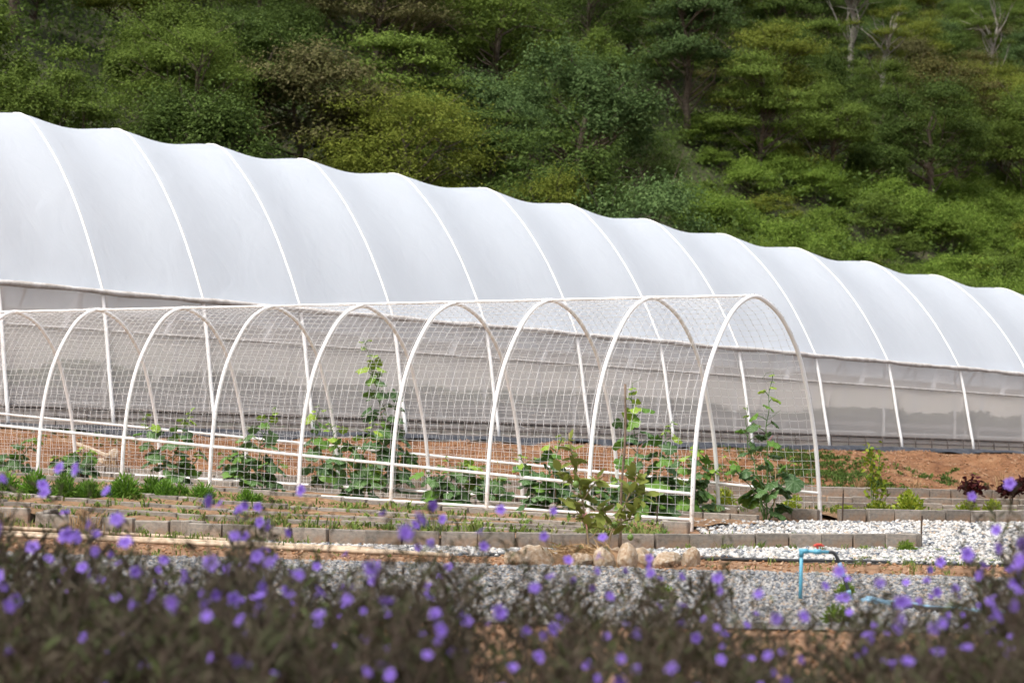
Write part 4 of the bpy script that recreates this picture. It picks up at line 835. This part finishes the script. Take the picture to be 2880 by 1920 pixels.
BR = [([(-.10, 0, -.05), (-.14, 0, .25), (-.20, .0, .55), (-.27, 0, .80), (-.31, 0, 1.04)], .011, 34), ([(-.13, 0, .22), (-.22, .03, .36), (-.33, 0, .46)], .006, 14), ([(-.18, 0, .45), (-.10, -.05, .58), (-.02, -.04, .66)], .006, 12),
      ([(.04, 0, -.05), (.08, 0, .2), (.18, 0, .42), (.26, 0, .62), (.28, 0, .75)], .010, 26), ([(.09, 0, .22), (.22, -.04, .33), (.35, -.05, .42)], .006, 16), ([(.10, 0, .26), (.02, .05, .36), (-.03, .05, .46)], .006, 10), ([(.20, 0, .45), (.32, .03, .52), (.40, 0, .55)], .005, 10), ([(-.21, 0, .58), (-.34, .02, .66), (-.40, 0, .74)], .005, 10), ([(-.12, 0, .12), (-.02, -.04, .22), (.02, -.05, .26)], .005, 8)]
for pts, rad, nlv in BR:
    P = curve(pts, 14); stems.tube(P, [rad*(1-.6*k/13) for k in range(14)], 6)
    for i in range(nlv):
        f_ = .25+.75*(i+.5)/nlv; p = P[int(min(13, f_*13))]; o = ob('leaf', LIMELEAF, lt); o.location = Vector(p)+Vector(r.normal(0, .012, 3)); k = r.uniform(.075, .125); o.scale = (k*1.3, k*r.uniform(1.2, 1.6), k*1.3)
        o.rotation_euler = (r.normal(0, .6), -r.uniform(-.5, 1.15), i*2.4+r.normal(0, .5))
ls_ = stems.obj('stem', M['limestem'], lt, True)
fm = MB(); V = []; F = []
for i in range(9):
    for j in range(12): a = PI*i/8; b = 2*PI*j/12; V.append((.5*math.sin(a)*math.cos(b), .5*math.sin(a)*math.sin(b), .56*math.cos(a)))
F = [(i*12+j, (i+1)*12+j, (i+1)*12+(j+1) % 12, i*12+(j+1) % 12) for i in range(8) for j in range(12)]; fm.add(V, F); FRUIT = fm.mesh('fruit', M['lime'], True)
for p, s_ in (((-.24, -.06, .60), .058), ((.30, -.07, .33), .066), ((.10, -.06, .26), .055), ((.24, -.07, .16), .056)): o = ob('fruit', FRUIT, lt, p); o.scale = (s_, s_, s_)
b = MB(); b.tube([(-.16+.02*math.cos(a), -.01+.02*math.sin(a), .30+.008*a) for a in np.linspace(0, 9, 14)]+[(-.13, -.03, .22)], .005, 4); b.obj('tie', M['tie'], ls_)

# ------------------------------------------------------------------ other small things
yaw = lambda a: Matrix.Rotation(a, 3, 'Z')
def place(name, label, cat, mb, mat, loc, group=None, smooth=False): return tag(mb.obj(name, mat, None, smooth, loc), label, cat, group)
m = MB(); m.box((0, 0, 0), (.62, .10, .045), Matrix.Rotation(-.35, 3, 'Z') @ Matrix.Rotation(.30, 3, 'Y'), .006); place('plank', 'weathered wooden plank lying slanted on the red bank at the left', 'plank', m, M['wood'], (-6.35, 36.9, float(ground_z(-6.35, 36.9))+.12))
for i, (x, y, sc, lab) in enumerate([(-6.05, 36.95, (.22, .16, .34), 'pale flat stone leaning above the plank end on the bank'), (-6.12, 36.6, (.30, .2, .14), 'light stone lying below the plank on the bank'), (3.55, 24.6, (.0, .0, .0), '')][:2]):
    o = tag(ob('rock', RK[i], None, (x, y, float(ground_z(x, y))+.08)), lab, 'rock'); o.scale = sc; o.rotation_euler = (.4, .5, i)
for i, (x0, y0, x1, y1) in enumerate([(-5.6, 23.95, -2.6, 23.0), (-5.6, 23.35, -1.2, 21.85), (-5.5, 23.0, -1.0, 21.35), (-3.8, 22.7, -.5, 21.15)]):
    m = MB(); P = curve([(x0, y0, float(ground_z(x0, y0))+.03), ((x0+x1)/2, (y0+y1)/2+.04, float(ground_z((x0+x1)/2, (y0+y1)/2))+.035), (x1, y1, float(ground_z(x1, y1))+.03)], 14); m.tube(P, .021, 8)
    tag(m.obj('bamboo_pole', M['wood'], None, True), ['pale pole lying closest to the stepped kerb at the left', 'long pale pole lying on the red soil before the kerb, second from the kerb', 'pale pole lying third from the kerb on the red soil', 'pale pole lying nearest the gravel, reaching farthest right'][i], 'pole', 'pale poles lying before the kerb')
for i, (x, y, h, lab) in enumerate([(3.93, 28.45, .36, 'short rusty iron rod at the right foot of the end hoop'), (4.2, 24.6, .34, 'short rusty iron rod at the right end of the front kerb'), (7.15, 33.0, .4, 'rusty iron rod standing among the dark red plants'), (1.6, 26.0, .3, 'short rusty iron rod at the end of the weedy beds')]):
    m = MB(); m.tube([(0, 0, -.1), (.006, 0, h)], .010, 6); place('iron_rod', lab, 'iron rod', m, M['steel'], (x, y, float(ground_z(x, y))), 'rusty iron rods')
# blue water tap with hose
tp = thing('water_tap', 'blue pipe standpipe with a red valve handle and dark hose over the gravel', 'water tap', (2.02, 16.62, 0.0))
m = MB(); m.tube([(0, 0, -.05), (0, 0, .345)], .013, 10); m.obj('standpipe', M['bluepipe'], tp, True)
m = MB(); m.tube([(0, 0, .31), (0, 0, .365)], .0175, 10); m.tube([(-.012, 0, .348), (.045, 0, .348)], .0175, 10); m.obj('elbow', M['bluepipe'], tp, True)
m = MB(); m.tube([(.04, 0, .348), (.19, 0, .345)], .012, 10); m.tube([(.085, 0, .347), (.135, 0, .347)], .019, 10); cp_ = m.obj('cross_pipe', M['bluepipe'], tp, True)
m = MB(); m.tube([(.11, 0, .36), (.11, 0, .385)], .007, 8); m.box((.118, 0, .388), (.075, .018, .012), yaw(.2), .004); m.box((.118, 0, .396), (.045, .026, .014), yaw(.2), .004); m.obj('valve_handle', M['red'], cp_)
m = MB(); m.tube(curve([(.185, 0, .345), (.23, 0, .335), (.275, 0, .24), (.31, 0, .14), (.335, 0, .05)], 22), .0125, 8); h_ = m.obj('hose', M['darkhose'], tp, True)
m = MB(); m.tube(curve([(.262, -.001, .275), (.285, -.001, .21), (.295, -.001, .18)], 8), .0140, 8); m.tube(curve([(.327, -.001, .09), (.338, -.001, .045), (.35, -.001, .01)], 6), .0155, 8); m.obj('hose_sleeve', M['bluehose'], h_, True)
m = MB(); r = rng(600)
for i in range(4):
    z_ = .02+.012*(i % 2); pts = [(2.42+.05*i, 16.62-.05*i, z_+.03), (2.62+.02*i, 16.3-.12*i, z_), (2.95, 15.75-.10*i, z_), (3.3, 15.55-.13*i, z_), (3.7, 15.4-.1*i, z_)]; P = curve(pts, 30); P[:, 2] = .02+.016*(i % 2)+.006*np.sin(np.arange(30)*.9+i); m.tube(P, .017, 8, m=0 if i != 3 else 1)
tag(m.obj('garden_hose', [M['bluehose'], M['darkhose']], None, True), 'light blue garden hose lying in loops on the ground near the tap', 'hose')
for i, (x, y, sc, lab) in enumerate([(2.42, 17.3, .42, 'bright green leafy weed on the gravel right of the blue tap'), (1.05, 16.2, .5, 'small green weed left of the blue tap'), (3.95, 23.95, .55, 'small creeping green plant at the right end of the front kerb'), (2.0, 14.6, .5, 'green weed on the soil before the blue tap')]):
    t = thing('garden_weed', lab, 'weed', (x, y, float(ground_z(x, y))), None, i); t.scale = (sc*.8, sc*.8, sc*.7); ob('foliage', YL[i], t); setmat(t.children[0], TREE['bright']); ob('stems', stem_cl, t)
# black edging cord between pebbles and soil
m = MB(); xs_ = np.linspace(-.2, 9, 40); m.tube([(x, np.interp(x, [-2, 0, 4, 9], [21.85, 21.75, 22.15, 22.5])+.03*math.sin(x*2.3), .02) for x in xs_], .016, 6); tag(m.obj('edging_strip', M['darkhose'], None, True), 'thin black edging strip between pebbles and bare red soil', 'edging')

# ------------------------------------------------------------------ violet flowers in front
def flower_mesh(seed):
    r = rng(seed); n = 30; V = [(0, 0, -.30)]; F = []
    for ring in (.13, .36, .70, 1.0):
        for j in range(n):
            a = 2*PI*j/n; pet = abs(math.cos(2.5*a))**.45; rr = ring*(1 if ring < .4 else (.80+.20*pet if ring < .9 else .66+.34*pet))
            z = {.13: -.20, .36: -.02, .70: .05, 1.0: .0}[ring]+(.05*math.sin(a*10+seed)+r.normal(0, .02))*(ring > .6); V.append((rr*math.cos(a), rr*math.sin(a), z))
    for j in range(n): F.append((0, 1+j, 1+(j+1) % n))
    for k in range(3):
        for j in range(n): a = 1+k*n+j; b = 1+k*n+(j+1) % n; F.append((a, a+n, b+n, b))
    m = MB(); m.add(V, F); m.tube([(0, 0, -.25), (.03, 0, -.7), (.06, 0, -1.25)], [.16, .10, .05], 7, m=0); return m.mesh('flower', M['flower'], True)
FL = [flower_mesh(700+k) for k in range(4)]
def hedge_proto(seed):
    r = rng(seed); st = MB(); LP, LD, LL = [], [], []; tips = []
    for i in range(13):
        a = r.uniform(0, 2*PI); b = np.array([r.normal(0, .07), r.normal(0, .07), -.04]); H = r.uniform(.34, .62); o_ = r.uniform(.02, .20); e = b+np.array([math.cos(a)*o_, math.sin(a)*o_, H])
        P = curve([b, b+(e-b)*.5+r.normal(0, .012, 3), e], 12); st.tube(P, [.0034*(1.1-.75*k/11) for k in range(12)], 4, False); tips.append((P[11], P[11]-P[9]))
        ch = [(P, 3, 12)]
        for q in range(int(r.integers(3, 6))):
            k = int(r.integers(4, 11)); p = P[k]; a2 = r.uniform(0, 2*PI); l = r.uniform(.10, .24); e2 = p+np.array([math.cos(a2)*l*.45, math.sin(a2)*l*.45, l*.85]); Q = curve([p, (p+e2)/2+np.array([math.cos(a2), math.sin(a2), 0])*.012, e2], 7); st.tube(Q, [.0022*(1-.6*u/6) for u in range(7)], 3, False); ch.append((Q, 1, 7)); tips.append((Q[6], Q[6]-Q[5]))
        for Q, k0, k1 in ch:
            for k in range(k0, k1):
                for sgn in (0, PI):
                    if r.random() < .52: continue
                    for _ in range(1):
                        a3 = k*1.57+sgn+r.normal(0, .4); up_ = r.uniform(.5, 1.6); d = np.array([math.cos(a3), math.sin(a3), up_]); LP.append(Q[k]); LD.append(d/np.linalg.norm(d)); LL.append(r.uniform(.035, .085)*(1.15 if Q[k][2] < .4 else .8))
    LP, LD, LL = np.array(LP), np.array(LD), np.array(LL); n = len(LP); sd = np.cross(LD, rng(seed+1).normal(size=(n, 3))); sd /= np.linalg.norm(sd, axis=1, keepdims=True); wd = (LL*.085)[:, None]*sd; L3 = LL[:, None]
    bend = np.array([0, 0, -1.])*L3*.12
    V = np.stack([LP, LP+LD*L3*.5+wd, LP+LD*L3+bend, LP+LD*L3*.5-wd], 1).reshape(-1, 3); return st.mesh('stems', M['hedgestem'], True), np_mesh('leaves', V, np.arange(4*n).reshape(n, 4), M['hedgeleaf']), tips
HP = [hedge_proto(800+k) for k in range(7)]
r = rng(81); rowy = np.arange(6.0, 10.2, .38); nf = 0
for i, y in enumerate(rowy):
    hw = .225*y+.45; nx_ = int(2*hw/.33); line = []
    for j in range(nx_):
        x = -hw+(j+.5)*2*hw/nx_+r.normal(0, .07); yy = y+r.normal(0, .09); gap = vnoise(x, yy, .9, 82)
        if (gap > .17 and yy > 7.8) or r.random() < .08 or (abs(x-.4) < .9 and r.random() < .12): continue
        line.append((x, yy))
    for j, (x, yy) in enumerate(sorted(line)):
        st, lv, tips = HP[int(r.integers(0, 7))]; sc = (r.uniform(.66, 1.25) if r.random() > .13 else r.uniform(1.2, 1.42))*(1.0+.02*(yy-7))*(1.0+.05*max(0, x)); rz = r.uniform(0, 6.28)
        if .112 < x/yy < .165: sc = min(sc, r.uniform(.86, 1.10))
        elif .165 <= x/yy < .20: sc = min(sc, r.uniform(.85, 1.25))
        elif -.01 < x/yy < .085: sc = min(sc, r.uniform(.92, 1.22))
        t = thing('flowering_shrub', f'thin-stemmed shrub with violet flowers, {nth(i+1)} row from the front, {nth(j+1)} from left', 'shrub', (x, yy, 0.0), 'violet flowering shrubs in the foreground', rz); t.scale = (sc, sc, sc)
        ob('stems', st, t); ob('leaves', lv, t)
        nfl = int(r.choice([1, 2, 3, 4], p=[.12, .28, .34, .26])) if x < .2 else int(r.choice([1, 2, 3, 4, 5], p=[.12, .28, .3, .2, .1]))
        order = sorted(range(len(tips)), key=lambda q: -tips[q][0][2]+.8*r.random())
        for q in order[:nfl+1]:
            p, d = tips[q]; o = ob('flower', FL[int(r.integers(0, 4))], t); k = r.uniform(.0145, .0215); o.scale = (k, k, k)
            face = Vector((r.normal(0, .6), -.75+r.normal(0, .5), .55+r.normal(0, .3))); face.rotate(Matrix.Rotation(-rz, 3, 'Z')); o.rotation_euler = face.to_track_quat('Z', 'Y').to_euler(); o.location = Vector(p)+face.normalized()*k*1.2; nf += 1
print('flowers', nf, 'objects', len(bpy.data.objects))
